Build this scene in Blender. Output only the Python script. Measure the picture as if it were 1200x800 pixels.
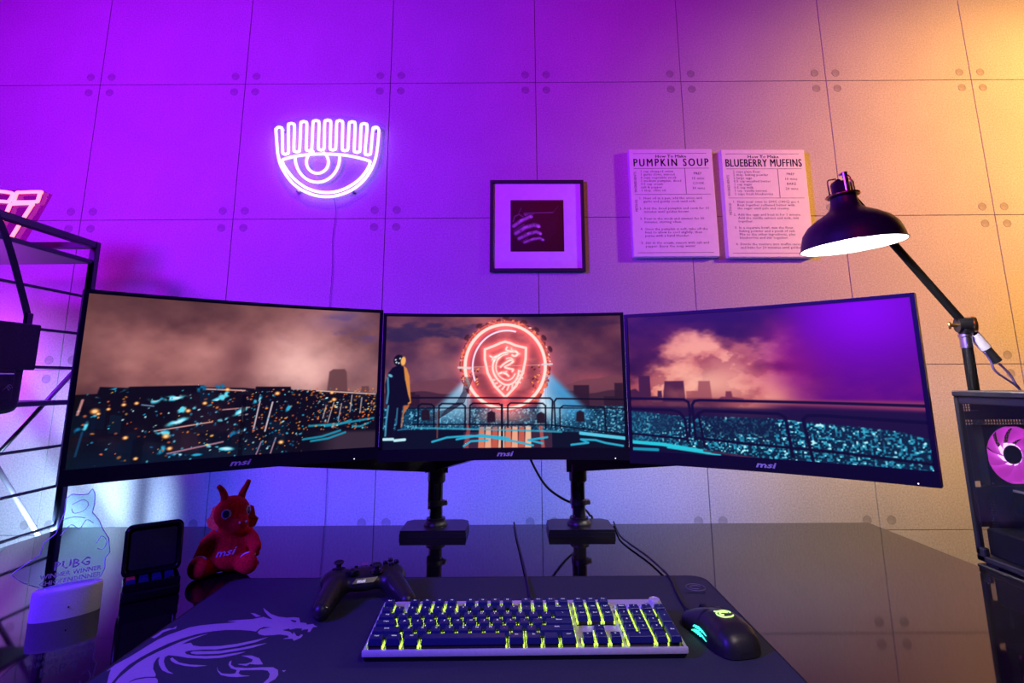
import bpy, bmesh, math, random
import numpy as np
from mathutils import Vector, Matrix
from mathutils.geometry import tessellate_polygon

for o in list(bpy.data.objects):
    bpy.data.objects.remove(o, do_unlink=True)
scene = bpy.context.scene
COL = scene.collection
PI = math.pi
DESK = 0.74            # desk top height
WALL = 1.9017          # front face of the back wall

# ------------------------------------------------------------------ camera
cam_data = bpy.data.cameras.new('camera')
cam = bpy.data.objects.new('camera', cam_data)
COL.objects.link(cam)
pitch, roll = 0.18382, -0.00598
fwd = Vector((0, math.cos(pitch), math.sin(pitch)))
right0 = Vector((1, 0, 0))
up0 = right0.cross(fwd)
rt = right0 * math.cos(roll) + up0 * math.sin(roll)
up = -right0 * math.sin(roll) + up0 * math.cos(roll)
cam.matrix_world = Matrix(((rt.x, up.x, -fwd.x, 0), (rt.y, up.y, -fwd.y, 0), (rt.z, up.z, -fwd.z, DESK + 0.37127), (0, 0, 0, 1)))
cam_data.sensor_width = 36.0
cam_data.lens = 637.585 / 1200 * 36.0
cam_data.shift_x = 0.0
cam_data.shift_y = (328.118 - 400) / 1200
cam_data.clip_start = 0.02
scene.camera = cam

# ------------------------------------------------------------------ view, world
vs = scene.view_settings
scene.display_settings.display_device = 'sRGB'
vs.view_transform = 'Standard'
vs.look = 'None'
vs.exposure = 0.0
vs.gamma = 1.0
vs.use_curve_mapping = False
world = bpy.data.worlds.new('room_dark')
scene.world = world
world.use_nodes = True
bg = world.node_tree.nodes['Background']
bg.inputs[0].default_value = (0.10, 0.07, 0.22, 1)
bg.inputs[1].default_value = 0.01

# ------------------------------------------------------------------ room lights
def light(name, kind, loc, color, power, target=None, size=0.3, size_y=None, spot=None, blend=0.5):
    d = bpy.data.lights.new(name, kind)
    d.color = color
    d.energy = power
    if kind == 'AREA':
        d.size = size
        if size_y:
            d.shape = 'RECTANGLE'; d.size_y = size_y
    else:
        d.shadow_soft_size = size
    if kind == 'SPOT':
        d.spot_size = spot; d.spot_blend = blend
    o = bpy.data.objects.new(name, d)
    COL.objects.link(o)
    o.location = loc
    if target is not None:
        o.rotation_euler = (Vector(target) - Vector(loc)).to_track_quat('-Z', 'Y').to_euler()
    return o
# violet and blue lamps left of the photographer, amber spot to the right, added pink fill spot,
# added soft fill on the desk, blue strip along the rear edge of the desk, small cyan lamp at the rack, added magenta fill behind it
light('violet_room_lamp', 'SPOT', (-1.75, -0.35, 2.05), (0.36, 0.001, 1.0), 450, (-0.95, 1.9, 2.35), 0.22, spot=math.radians(94), blend=1.0)
light('blue_room_lamp', 'AREA', (-1.40, -0.10, 1.80), (0.09, 0.02, 1.0), 52, (0.1, 1.1, 0.70), 0.35)
light('pink_fill_spot', 'SPOT', (0.1, -0.9, 2.6), (1.0, 0.01, 0.05), 80, (0.95, 1.9, 2.15), 0.2, spot=math.radians(52), blend=1.0)  # added source, reddens the wall between violet and amber
light('amber_room_lamp', 'SPOT', (2.7, 0.6, 2.2), (1.0, 0.49, 0.09), 345, (2.05, 1.9, 1.80), 0.10, spot=math.radians(80), blend=0.8)
light('blue_strip', 'AREA', (-0.15, 1.575, 0.70), (0.01, 0.09, 1.0), 6.1, (-0.15, 1.9, 0.86), 1.7, 0.02)
light('cyan_rack_lamp', 'SPOT', (-1.285, 1.505, 0.67), (0.36, 0.60, 1.0), 33, (-1.52, 1.9, 0.66), 0.02, spot=math.radians(118), blend=0.5)
light('magenta_rack_fill', 'POINT', (-1.80, 1.72, 1.18), (0.5, 0.02, 1.0), 7, None, 0.04)  # unseen source added to brighten the wall behind the rack
light('desk_fill_spot', 'SPOT', (0.70, -0.25, 2.20), (1.0, 0.80, 0.78), 48, (0.38, 0.90, 0.74), 0.08, spot=math.radians(46), blend=1.0)  # added front fill for mat, keyboard and plush, not a real fixture

# ------------------------------------------------------------------ helpers
def link(name, me, parent=None):
    o = bpy.data.objects.new(name, me)
    COL.objects.link(o)
    if parent is not None:
        o.parent = parent
    return o
def tag(o, label, cat, group=None):
    o['label'] = label; o['category'] = cat
    if group: o['group'] = group
    return o
def thing(name, label, cat, loc=(0, 0, 0), rot=(0, 0, 0), group=None):
    o = bpy.data.objects.new(name, None)
    COL.objects.link(o)
    o.location = loc; o.rotation_euler = rot
    o.empty_display_size = 0.05
    return tag(o, label, cat, group)

class MB:
    """collects shapes into one mesh"""
    def __init__(s):
        s.v = []; s.f = []; s.m = []
    def add(s, v, f, M=None, mi=0):
        b = len(s.v)
        if M is None:
            s.v += [tuple(p) for p in v]
        else:
            s.v += [tuple(M @ Vector(p)) for p in v]
        s.f += [[i + b for i in q] for q in f]
        s.m += [mi] * len(f)
        return s
    def box(s, c, d, bev=0.0, M=None, seg=1, mi=0):
        if bev > 0:
            bm = bmesh.new()
            bmesh.ops.create_cube(bm, size=1.0)
            for q in bm.verts:
                q.co = Vector((q.co.x * d[0], q.co.y * d[1], q.co.z * d[2]))
            bmesh.ops.bevel(bm, geom=bm.edges[:], offset=min(bev, min(d) * 0.49), segments=seg, affect='EDGES', profile=0.5)
            bm.verts.index_update()
            v = [q.co + Vector(c) for q in bm.verts]; f = [[w.index for w in q.verts] for q in bm.faces]
            bm.free()
            return s.add(v, f, M, mi)
        x, y, z = c; a, b, e = d[0] / 2, d[1] / 2, d[2] / 2
        v = [(x - a, y - b, z - e), (x + a, y - b, z - e), (x + a, y + b, z - e), (x - a, y + b, z - e), (x - a, y - b, z + e), (x + a, y - b, z + e), (x + a, y + b, z + e), (x - a, y + b, z + e)]
        f = [(3, 2, 1, 0), (4, 5, 6, 7), (0, 1, 5, 4), (1, 2, 6, 5), (2, 3, 7, 6), (3, 0, 4, 7)]
        return s.add(v, f, M, mi)
    def frustum(s, c, d0, d1, h, shift=(0, 0), M=None, mi=0):
        x, y, z = c
        v = []
        for (dx, dy), zz, (sx, sy) in ((d0, 0, (0, 0)), (d1, h, shift)):
            v += [(x + sx - dx / 2, y + sy - dy / 2, z + zz), (x + sx + dx / 2, y + sy - dy / 2, z + zz), (x + sx + dx / 2, y + sy + dy / 2, z + zz), (x + sx - dx / 2, y + sy + dy / 2, z + zz)]
        return s.add(v, [(3, 2, 1, 0), (4, 5, 6, 7), (0, 1, 5, 4), (1, 2, 6, 5), (2, 3, 7, 6), (3, 0, 4, 7)], M, mi)
    def tube(s, path, r, seg=10, closed=False, M=None, cap=True, mi=0):
        P = [Vector(p) for p in path]; n = len(P)
        R = r if isinstance(r, (list, tuple)) else [r] * n
        T = []
        for i in range(n):
            if closed: t = P[(i + 1) % n] - P[i - 1]
            else: t = P[min(i + 1, n - 1)] - P[max(i - 1, 0)]
            T.append(t.normalized() if t.length > 1e-9 else Vector((0, 0, 1)))
        a = Vector((0, 0, 1)) if abs(T[0].z) < 0.9 else Vector((1, 0, 0))
        u = T[0].cross(a).normalized()
        v = []; f = []
        for i in range(n):
            u = (u - T[i] * u.dot(T[i])).normalized(); w = T[i].cross(u)
            for k in range(seg):
                an = 2 * PI * k / seg
                v.append(P[i] + (u * math.cos(an) + w * math.sin(an)) * R[i])
        for i in range(n if closed else n - 1):
            j = (i + 1) % n
            for k in range(seg):
                l = (k + 1) % seg
                f.append((i * seg + k, i * seg + l, j * seg + l, j * seg + k))
        if cap and not closed:
            f.append(tuple(range(seg))[::-1]); f.append(tuple((n - 1) * seg + k for k in range(seg)))
        return s.add(v, f, M, mi)
    def lathe(s, prof, seg=32, M=None, c=(0, 0, 0), cap0=False, cap1=False, mi=0):
        v = []; f = []
        for r, z in prof:
            for k in range(seg):
                an = 2 * PI * k / seg
                v.append((c[0] + r * math.cos(an), c[1] + r * math.sin(an), c[2] + z))
        for i in range(len(prof) - 1):
            for k in range(seg):
                l = (k + 1) % seg
                f.append((i * seg + k, i * seg + l, (i + 1) * seg + l, (i + 1) * seg + k))
        if cap0: f.append(tuple(range(seg))[::-1])
        if cap1: f.append(tuple((len(prof) - 1) * seg + k for k in range(seg)))
        return s.add(v, f, M, mi)
    def ball(s, c, r, M=None, seg=20, rings=12, mi=0):
        r = (r, r, r) if not isinstance(r, (list, tuple)) else r
        v = [(0, 0, 1)]; f = []
        for i in range(1, rings):
            t = PI * i / rings
            for k in range(seg):
                an = 2 * PI * k / seg
                v.append((math.sin(t) * math.cos(an), math.sin(t) * math.sin(an), math.cos(t)))
        v.append((0, 0, -1))
        for k in range(seg):
            l = (k + 1) % seg
            f.append((0, 1 + k, 1 + l))
            for i in range(rings - 2):
                f.append((1 + i * seg + k, 1 + (i + 1) * seg + k, 1 + (i + 1) * seg + l, 1 + i * seg + l))
            b = 1 + (rings - 2) * seg
            f.append((b + k, len(v) - 1, b + l))
        v = [(c[0] + p[0] * r[0], c[1] + p[1] * r[1], c[2] + p[2] * r[2]) for p in v]
        return s.add(v, f, M, mi)
    def prism(s, poly, z0, z1, M=None, mi=0):
        n = len(poly)
        ar = sum(poly[i][0] * poly[(i + 1) % n][1] - poly[(i + 1) % n][0] * poly[i][1] for i in range(n))
        if ar < 0: poly = poly[::-1]
        tris = tessellate_polygon([[Vector((p[0], p[1], 0)) for p in poly]])
        v = [(p[0], p[1], z0) for p in poly] + [(p[0], p[1], z1) for p in poly]
        f = []
        for t in tris:
            a, b, c = [Vector((poly[i][0], poly[i][1])) for i in t]
            if (b - a).cross(c - a) < 0: t = (t[0], t[2], t[1])
            f.append((t[0] + n, t[1] + n, t[2] + n)); f.append((t[2], t[1], t[0]))
        for i in range(n):
            j = (i + 1) % n
            f.append((i, j, j + n, i + n))
        return s.add(v, f, M, mi)
    def mesh(s, name, mats, smooth=False):
        me = bpy.data.meshes.new(name)
        me.from_pydata([tuple(p) for p in s.v], [], [tuple(q) for q in s.f])
        mats = mats if isinstance(mats, (list, tuple)) else [mats]
        for m in mats: me.materials.append(m)
        if len(mats) > 1: me.polygons.foreach_set('material_index', s.m)
        if smooth is not False:
            me.polygons.foreach_set('use_smooth', [True] * len(me.polygons))
            if smooth is not True:
                me.set_sharp_from_angle(angle=math.radians(smooth))
        me.update()
        return me
    def build(s, name, mats, parent=None, smooth=False):
        return link(name, s.mesh(name, mats, smooth), parent)

def RZ(a): return Matrix.Rotation(a, 4, 'Z')
def RX(a): return Matrix.Rotation(a, 4, 'X')
def RY(a): return Matrix.Rotation(a, 4, 'Y')
def TR(x, y, z): return Matrix.Translation((x, y, z))
def smoothpath(pts, n=6, closed=False):
    P = [Vector(p) for p in pts]; out = []
    m = len(P)
    for i in range(m if closed else m - 1):
        if closed: a, b, c, d = P[i - 1], P[i], P[(i + 1) % m], P[(i + 2) % m]
        else: a, b, c, d = P[max(i - 1, 0)], P[i], P[i + 1], P[min(i + 2, m - 1)]
        for k in range(n):
            t = k / n
            out.append(0.5 * (2 * b + (c - a) * t + (2 * a - 5 * b + 4 * c - d) * t * t + (3 * b - a - 3 * c + d) * t ** 3))
    if not closed: out.append(P[-1])
    return out

def evaluated(me, mods):
    """apply modifiers to a mesh through a temporary object"""
    t = bpy.data.objects.new('tmp', me)
    COL.objects.link(t)
    for kind, kw in mods:
        m = t.modifiers.new('m', kind)
        for k, x in kw.items(): setattr(m, k, x)
    dg = bpy.context.evaluated_depsgraph_get()
    r = bpy.data.meshes.new_from_object(t.evaluated_get(dg))
    bpy.data.objects.remove(t, do_unlink=True)
    return r
def blob(name, mb, mat, parent, voxel=0.003, it=6, fac=0.5):
    me = evaluated(mb.mesh(name, mat), [('REMESH', dict(mode='VOXEL', voxel_size=voxel)), ('SMOOTH', dict(factor=fac, iterations=it))])
    me.name = name
    me.materials.clear(); me.materials.append(mat)
    me.polygons.foreach_set('use_smooth', [True] * len(me.polygons)); me.update()
    return link(name, me, parent)

_tc = {}
def text_geo(txt, align='LEFT', bold=0.0, shear=0.0, res=1, gap=1.0):
    key = (txt, align, bold, shear, res, gap)
    if key not in _tc:
        c = bpy.data.curves.new('t', 'FONT')
        c.body = txt; c.align_x = align; c.size = 1.0; c.resolution_u = res; c.offset = bold; c.shear = shear; c.space_character = gap
        t = bpy.data.objects.new('t', c); COL.objects.link(t)
        dg = bpy.context.evaluated_depsgraph_get()
        me = bpy.data.meshes.new_from_object(t.evaluated_get(dg))
        v = [tuple(p.co) for p in me.vertices]; f = [tuple(p.vertices) for p in me.polygons]
        bpy.data.objects.remove(t, do_unlink=True); bpy.data.meshes.remove(me); bpy.data.curves.remove(c)
        _tc[key] = (v, f)
    return _tc[key]
def add_text(mb, txt, M, size, align='LEFT', bold=0.0, sx=1.0, shear=0.0, width=None, res=1, gap=1.0):
    v, f = text_geo(txt, align, 0.0, shear, res, gap)
    if not v: return mb
    if width:
        xs = [p[0] for p in v]; sx = width / ((max(xs) - min(xs)) * size)
    e = bold * size * 0.5
    for dx, dy in ((0, 0), (-e, 0), (e, 0), (0, e), (0, -e)) if bold >= 0.02 else ((0, 0),):
        mb.add([(p[0] * size * sx + dx, p[1] * size + dy, 0) for p in v], f, M)
    return mb

# ------------------------------------------------------------------ materials
def mat(name, col, rough=0.5, metal=0.0, noise=0.0, nscale=40.0, bump=0.0, bscale=None, spec=0.5, emit=None, estr=0.0, coat=0.0, ior=1.5, alpha=1.0):
    m = bpy.data.materials.new(name)
    m.use_nodes = True
    nt = m.node_tree; N = nt.nodes; L = nt.links
    b = N['Principled BSDF']
    b.inputs['Roughness'].default_value = rough
    b.inputs['Metallic'].default_value = metal
    b.inputs['Specular IOR Level'].default_value = spec
    b.inputs['IOR'].default_value = ior
    b.inputs['Coat Weight'].default_value = coat
    tc = N.new('ShaderNodeTexCoord')
    nz = N.new('ShaderNodeTexNoise'); nz.inputs['Scale'].default_value = nscale; nz.inputs['Detail'].default_value = 5
    L.new(tc.outputs['Object'], nz.inputs['Vector'])
    cr = N.new('ShaderNodeValToRGB')
    c = Vector(col[:3])
    lo = c * (1 - noise); hi = c * (1 + noise)
    cr.color_ramp.elements[0].position = 0.3; cr.color_ramp.elements[1].position = 0.7
    cr.color_ramp.elements[0].color = (*lo, 1); cr.color_ramp.elements[1].color = (*hi, 1)
    L.new(nz.outputs['Fac'], cr.inputs['Fac']); L.new(cr.outputs['Color'], b.inputs['Base Color'])
    if bump:
        n2 = N.new('ShaderNodeTexNoise'); n2.inputs['Scale'].default_value = bscale or nscale; n2.inputs['Detail'].default_value = 4
        L.new(tc.outputs['Object'], n2.inputs['Vector'])
        bp = N.new('ShaderNodeBump'); bp.inputs['Strength'].default_value = bump; bp.inputs['Distance'].default_value = 0.002
        L.new(n2.outputs['Fac'], bp.inputs['Height']); L.new(bp.outputs['Normal'], b.inputs['Normal'])
    if emit is not None:
        b.inputs['Emission Color'].default_value = (*emit, 1); b.inputs['Emission Strength'].default_value = estr
    return m
def clear_mat(name, tint, gloss=0.1, rough=0.03):
    m = bpy.data.materials.new(name); m.use_nodes = True
    nt = m.node_tree; N = nt.nodes; L = nt.links
    N.remove(N['Principled BSDF'])
    tr = N.new('ShaderNodeBsdfTransparent'); tr.inputs[0].default_value = (*tint, 1)
    gl = N.new('ShaderNodeBsdfGlossy'); gl.inputs['Roughness'].default_value = rough
    fr = N.new('ShaderNodeFresnel'); fr.inputs[0].default_value = 1.45
    nz = N.new('ShaderNodeTexNoise'); nz.inputs['Scale'].default_value = 6
    ma = N.new('ShaderNodeMath'); ma.operation = 'MULTIPLY_ADD'; ma.inputs[1].default_value = 0.02; ma.inputs[2].default_value = rough
    L.new(nz.outputs['Fac'], ma.inputs[0]); L.new(ma.outputs[0], gl.inputs['Roughness'])
    mx = N.new('ShaderNodeMixShader')
    ge = N.new('ShaderNodeNewGeometry'); iv = N.new('ShaderNodeMath'); iv.operation = 'SUBTRACT'; iv.inputs[0].default_value = 1.0
    L.new(ge.outputs['Backfacing'], iv.inputs[1]); fm = N.new('ShaderNodeMath'); fm.operation = 'MULTIPLY'
    L.new(fr.outputs[0], fm.inputs[0]); L.new(iv.outputs[0], fm.inputs[1]); L.new(fm.outputs[0], mx.inputs[0]); L.new(tr.outputs[0], mx.inputs[1]); L.new(gl.outputs[0], mx.inputs[2])
    L.new(mx.outputs[0], N['Material Output'].inputs[0])
    return m
def attr_mat(name, rough, emissive, spec=0.5):
    m = bpy.data.materials.new(name); m.use_nodes = True
    nt = m.node_tree; b = nt.nodes['Principled BSDF']
    at = nt.nodes.new('ShaderNodeAttribute'); at.attribute_name = 'picture'
    b.inputs['Roughness'].default_value = rough; b.inputs['Specular IOR Level'].default_value = spec
    if emissive:
        b.inputs['Base Color'].default_value = (0.006, 0.006, 0.008, 1)
        nt.links.new(at.outputs['Color'], b.inputs['Emission Color']); b.inputs['Emission Strength'].default_value = 1.0
        m.cycles.emission_sampling = 'NONE'
    else:
        nt.links.new(at.outputs['Color'], b.inputs['Base Color'])
    return m

M_WALL = mat('concrete_board', (0.47, 0.43, 0.40), 0.85, noise=0.05, nscale=5, bump=0.3, bscale=200)
_nt = M_WALL.node_tree                                # fine mineral speckle over the cloudy tone
_b = _nt.nodes['Principled BSDF']; _src = _b.inputs['Base Color'].links[0].from_socket
_sp = _nt.nodes.new('ShaderNodeTexNoise'); _sp.inputs['Scale'].default_value = 190; _sp.inputs['Detail'].default_value = 3
_tc0 = _nt.nodes.new('ShaderNodeTexCoord'); _nt.links.new(_tc0.outputs['Object'], _sp.inputs['Vector'])
_mr = _nt.nodes.new('ShaderNodeMapRange'); _mr.inputs[1].default_value = 0.3; _mr.inputs[2].default_value = 0.7; _mr.inputs[3].default_value = 0.80; _mr.inputs[4].default_value = 1.18
_nt.links.new(_sp.outputs['Fac'], _mr.inputs[0])
_mx = _nt.nodes.new('ShaderNodeVectorMath'); _mx.operation = 'SCALE'
_nt.links.new(_src, _mx.inputs[0]); _nt.links.new(_mr.outputs[0], _mx.inputs['Scale']); _nt.links.new(_mx.outputs[0], _b.inputs['Base Color'])
M_SEAM = mat('wall_backing', (0.25, 0.22, 0.20), 0.9, noise=0.1, nscale=20)
M_PLUG = mat('plug_mortar', (0.31, 0.28, 0.26), 0.9, noise=0.15, nscale=60)
M_FLOOR = mat('floor_carpet', (0.05, 0.05, 0.06), 0.9, noise=0.3, nscale=120, bump=0.4)
M_DESK = mat('black_glass_top', (0.006, 0.005, 0.006), 0.045, noise=0.2, nscale=300, spec=0.5, ior=1.52)
M_BLACK = mat('black_plastic', (0.018, 0.018, 0.022), 0.42, noise=0.15, nscale=200)
M_BLACKM = mat('black_matte', (0.012, 0.012, 0.014), 0.6, noise=0.2, nscale=200)
M_BLACKG = mat('black_gloss', (0.008, 0.008, 0.010), 0.12, noise=0.1, nscale=80)
M_METAL = mat('black_steel', (0.010, 0.010, 0.012), 0.38, noise=0.1, nscale=90)
M_RACK = mat('dark_blue_steel', (0.030, 0.030, 0.055), 0.45, noise=0.1, nscale=60)
M_STEEL = mat('brushed_steel', (0.62, 0.60, 0.60), 0.28, metal=1.0, noise=0.08, nscale=120)
M_ALU = mat('silver_aluminium', (0.74, 0.71, 0.74), 0.38, metal=0.25, noise=0.05, nscale=200)
M_BRASS = mat('aged_brass', (0.62, 0.36, 0.12), 0.3, metal=1.0, noise=0.15, nscale=60)
M_WHITE = mat('white_paint', (0.78, 0.77, 0.76), 0.5, noise=0.04, nscale=50)
M_CHARC = mat('charcoal_ink', (0.020, 0.016, 0.018), 0.7, noise=0.2, nscale=200)
# outlines of the winged dragon print, metres on the desk plane
DRAGON = {
 'neck': [(-0.5314,0.7898),(-0.532,0.8061),(-0.5273,0.8261),(-0.5248,0.844),(-0.5236,0.8581),(-0.5209,0.8776),(-0.5148,0.8928),(-0.5063,0.905),(-0.4975,0.9176),(-0.4848,0.9241),(-0.479,0.9255),(-0.4644,0.9291),(-0.4459,0.9319),(-0.4327,0.9355),(-0.4505,0.9392),(-0.4379,0.9426),(-0.4141,0.9458),(-0.4009,0.9539),(-0.3891,0.9466),(-0.3815,0.9445),(-0.3971,0.9607),(-0.4088,0.9754),(-0.4171,0.9892),(-0.4099,0.9818),(-0.3937,0.9648),(-0.3772,0.9544),(-0.3618,0.9502),(-0.3523,0.952),(-0.3422,0.9499),(-0.3337,0.9323),(-0.3238,0.9302),(-0.32,0.9245),(-0.3118,0.927),(-0.3074,0.9217),(-0.302,0.9179),(-0.3078,0.9158),(-0.3068,0.8999),(-0.3101,0.8999),(-0.3128,0.9097),(-0.3195,0.9079),(-0.3216,0.9051),(-0.3225,0.9116),(-0.3319,0.9128),(-0.3398,0.9082),(-0.3429,0.9119),(-0.3513,0.9066),(-0.3481,0.9047),(-0.3367,0.9003),(-0.3294,0.8921),(-0.3306,0.8992),(-0.3218,0.8869),(-0.3179,0.8851),(-0.3166,0.892),(-0.3133,0.8895),(-0.3131,0.8806),(-0.3197,0.8717),(-0.3247,0.8784),(-0.3377,0.8776),(-0.3312,0.8829),(-0.336,0.8888),(-0.3494,0.8924),(-0.3579,0.8901),(-0.3702,0.8892),(-0.3797,0.8928),(-0.3854,0.8999),(-0.3854,0.9088),(-0.3713,0.9174),(-0.3847,0.9179),(-0.3884,0.9118),(-0.3889,0.9024),(-0.3984,0.9054),(-0.4159,0.9081),(-0.4371,0.9084),(-0.4543,0.9043),(-0.4647,0.8999),(-0.4742,0.894),(-0.4856,0.8839),(-0.498,0.8658),(-0.5062,0.8453),(-0.5111,0.8259),(-0.5134,0.8059),(-0.5113,0.787),(-0.5071,0.7715),(-0.5046,0.7615),(-0.5013,0.7542),(-0.5055,0.7542),(-0.51,0.7615),(-0.5209,0.7793),(-0.5297,0.7952)],
 'wing': [(-0.4959,0.7541),(-0.4999,0.7614),(-0.503,0.7714),(-0.5043,0.7869),(-0.5052,0.8086),(-0.5023,0.8258),(-0.4972,0.8406),(-0.4909,0.8545),(-0.4845,0.8689),(-0.4757,0.8804),(-0.4658,0.8905),(-0.4583,0.8956),(-0.466,0.8853),(-0.4728,0.8753),(-0.4774,0.8623),(-0.4664,0.867),(-0.4586,0.8588),(-0.4461,0.8555),(-0.44,0.8554),(-0.4179,0.8567),(-0.3982,0.8629),(-0.3797,0.8725),(-0.3628,0.8833),(-0.373,0.8681),(-0.3942,0.8549),(-0.4201,0.8467),(-0.4352,0.8469),(-0.4438,0.8461),(-0.457,0.8432),(-0.4594,0.8395),(-0.4528,0.8334),(-0.4416,0.8294),(-0.4246,0.8278),(-0.4062,0.829),(-0.3901,0.8348),(-0.3747,0.8397),(-0.3826,0.8317),(-0.4001,0.8231),(-0.4208,0.821),(-0.4271,0.8219),(-0.4456,0.8236),(-0.4633,0.8288),(-0.4766,0.8313),(-0.478,0.8255),(-0.4722,0.8139),(-0.4612,0.7998),(-0.4502,0.7889),(-0.4398,0.7822),(-0.4491,0.785),(-0.4603,0.7917),(-0.4733,0.8055),(-0.4812,0.8168),(-0.4856,0.827),(-0.4872,0.8227),(-0.4822,0.8083),(-0.474,0.7945),(-0.4619,0.7812),(-0.4589,0.7755),(-0.4714,0.7749),(-0.4811,0.7712),(-0.4841,0.7637),(-0.4826,0.754)],
 'streak': [(-0.4506,0.8385),(-0.4486,0.8415),(-0.4385,0.842),(-0.4321,0.8413),(-0.4104,0.8426),(-0.3873,0.8501),(-0.3705,0.8593),(-0.3561,0.8646),(-0.3698,0.8514),(-0.3879,0.8423),(-0.4091,0.8344),(-0.4279,0.8337),(-0.4394,0.8333),(-0.4473,0.8355)],
 'belly': [(-0.48,0.7539),(-0.4837,0.7613),(-0.4781,0.7686),(-0.467,0.7723),(-0.456,0.7722),(-0.4501,0.7671),(-0.442,0.7535)],
 'hook': [(-0.4679,0.821),(-0.4674,0.8247),(-0.4612,0.8195),(-0.4495,0.8108),(-0.4318,0.805),(-0.4077,0.8025),(-0.4215,0.7994),(-0.4373,0.8023),(-0.4521,0.808),(-0.4629,0.8152)],
 'claw': [(-0.3745,0.8286),(-0.3605,0.8285),(-0.3468,0.821),(-0.3346,0.8052),(-0.3421,0.8045),(-0.3529,0.8063),(-0.3548,0.8013),(-0.3682,0.8056),(-0.3586,0.8063),(-0.3523,0.811),(-0.3542,0.8182),(-0.3643,0.8241)],
 'tail': [(-0.3924,0.799),(-0.3859,0.7895),(-0.3773,0.7823),(-0.3654,0.7806),(-0.36,0.7821),(-0.3621,0.7906),(-0.3723,0.7955),(-0.3801,0.8044),(-0.3825,0.8114),(-0.3818,0.8156),(-0.3768,0.8043),(-0.3683,0.7974),(-0.3505,0.7953),(-0.333,0.797),(-0.3175,0.7968),(-0.3083,0.79),(-0.3028,0.7781),(-0.3023,0.7679),(-0.3063,0.7618),(-0.3087,0.7521),(-0.314,0.7521),(-0.3116,0.7705),(-0.3147,0.7808),(-0.321,0.7888),(-0.3288,0.7907),(-0.3425,0.7903),(-0.3577,0.79),(-0.3561,0.7826),(-0.3503,0.7779),(-0.3385,0.7759),(-0.3536,0.7735),(-0.3652,0.7749),(-0.3769,0.7789),(-0.3859,0.7882)],
 'fleck': [(-0.3021,0.7886),(-0.2976,0.7893),(-0.2986,0.7851)],
 'spike': [(-0.4287,0.9694),(-0.4207,0.9672),(-0.4065,0.9568),(-0.4129,0.9541)],
 'smoke': [(-0.5348,0.8845),(-0.5335,0.8948),(-0.5334,0.9072),(-0.5282,0.9144),(-0.5216,0.9143),(-0.5208,0.9224),(-0.5167,0.9142),(-0.5226,0.9106),(-0.5284,0.9018),(-0.5276,0.893),(-0.5289,0.8827)],
 'eye': [(-0.3526,0.9422),(-0.3418,0.9381),(-0.3412,0.9324),(-0.3475,0.9355)],
}
# tube paths of the eye sign, (x, z) on the back wall
EYE_LASHES = [(-0.8592,1.9425),(-0.8717,2.0305),(-0.8709,2.0314),(-0.8682,2.0399),(-0.8604,2.0435),(-0.8522,2.0398),(-0.8482,2.0312),(-0.8409,1.9479),(-0.8372,1.9395),(-0.8294,1.9359),(-0.8221,1.9394),(-0.8196,1.9478),(-0.8267,2.046),(-0.8239,2.0546),(-0.8162,2.0581),(-0.8079,2.0545),(-0.804,2.0459),(-0.8001,1.9569),(-0.7964,1.9484),(-0.7886,1.9449),(-0.7813,1.9483),(-0.7787,1.9567),(-0.781,2.0532),(-0.7782,2.0618),(-0.7704,2.0653),(-0.7622,2.0617),(-0.7583,2.0531),(-0.7554,1.9612),(-0.7518,1.9527),(-0.744,1.9492),(-0.7367,1.9526),(-0.7341,1.961),(-0.7359,2.0567),(-0.7331,2.0653),(-0.7253,2.0688),(-0.7171,2.0652),(-0.7132,2.0565),(-0.7106,1.9637),(-0.707,1.9552),(-0.6993,1.9516),(-0.6919,1.9551),(-0.6893,1.9635),(-0.6924,2.0583),(-0.6896,2.0669),(-0.6818,2.0704),(-0.6735,2.0668),(-0.6697,2.0581),(-0.6674,1.9634),(-0.6638,1.9549),(-0.6561,1.9514),(-0.6487,1.9548),(-0.6461,1.9632),(-0.6478,2.0561),(-0.645,2.0647),(-0.6371,2.0682),(-0.6289,2.0646),(-0.6252,2.056),(-0.6223,1.9603),(-0.6188,1.9519),(-0.6111,1.9483),(-0.6037,1.9518),(-0.601,1.9602),(-0.6014,2.0511),(-0.5985,2.0597),(-0.5907,2.0633),(-0.5825,2.0596),(-0.5788,2.051),(-0.578,1.9536),(-0.5744,1.9451),(-0.5667,1.9416),(-0.5594,1.9451),(-0.5566,1.9535),(-0.5566,2.0434),(-0.5537,2.052),(-0.5459,2.0555),(-0.5377,2.0518),(-0.534,2.0432),(-0.5378,1.9433),(-0.5343,1.9348),(-0.5266,1.9313),(-0.5192,1.9347),(-0.5165,1.9431),(-0.5125,2.0291),(-0.5096,2.0376),(-0.5017,2.0412),(-0.4936,2.0375),(-0.4899,2.0289),(-0.4897,2.0234),(-0.4919,1.9678),(-0.4999,1.9083),(-0.5241,1.8513),(-0.5648,1.8066),(-0.6162,1.7802),(-0.671,1.7716),(-0.7311,1.7835),(-0.7932,1.8215),(-0.8404,1.8859),(-0.8592,1.9425)]
EYE_LID = [(-0.8382,1.915),(-0.7961,1.9275),(-0.7405,1.9345),(-0.6846,1.9359),(-0.6284,1.9328),(-0.5763,1.9243),(-0.524,1.9093),(-0.5176,1.902),(-0.5284,1.8721),(-0.5591,1.8317),(-0.6129,1.798),(-0.6719,1.7876),(-0.7348,1.8014),(-0.7875,1.8376),(-0.8257,1.883),(-0.8386,1.9077),(-0.8382,1.915)]
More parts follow.
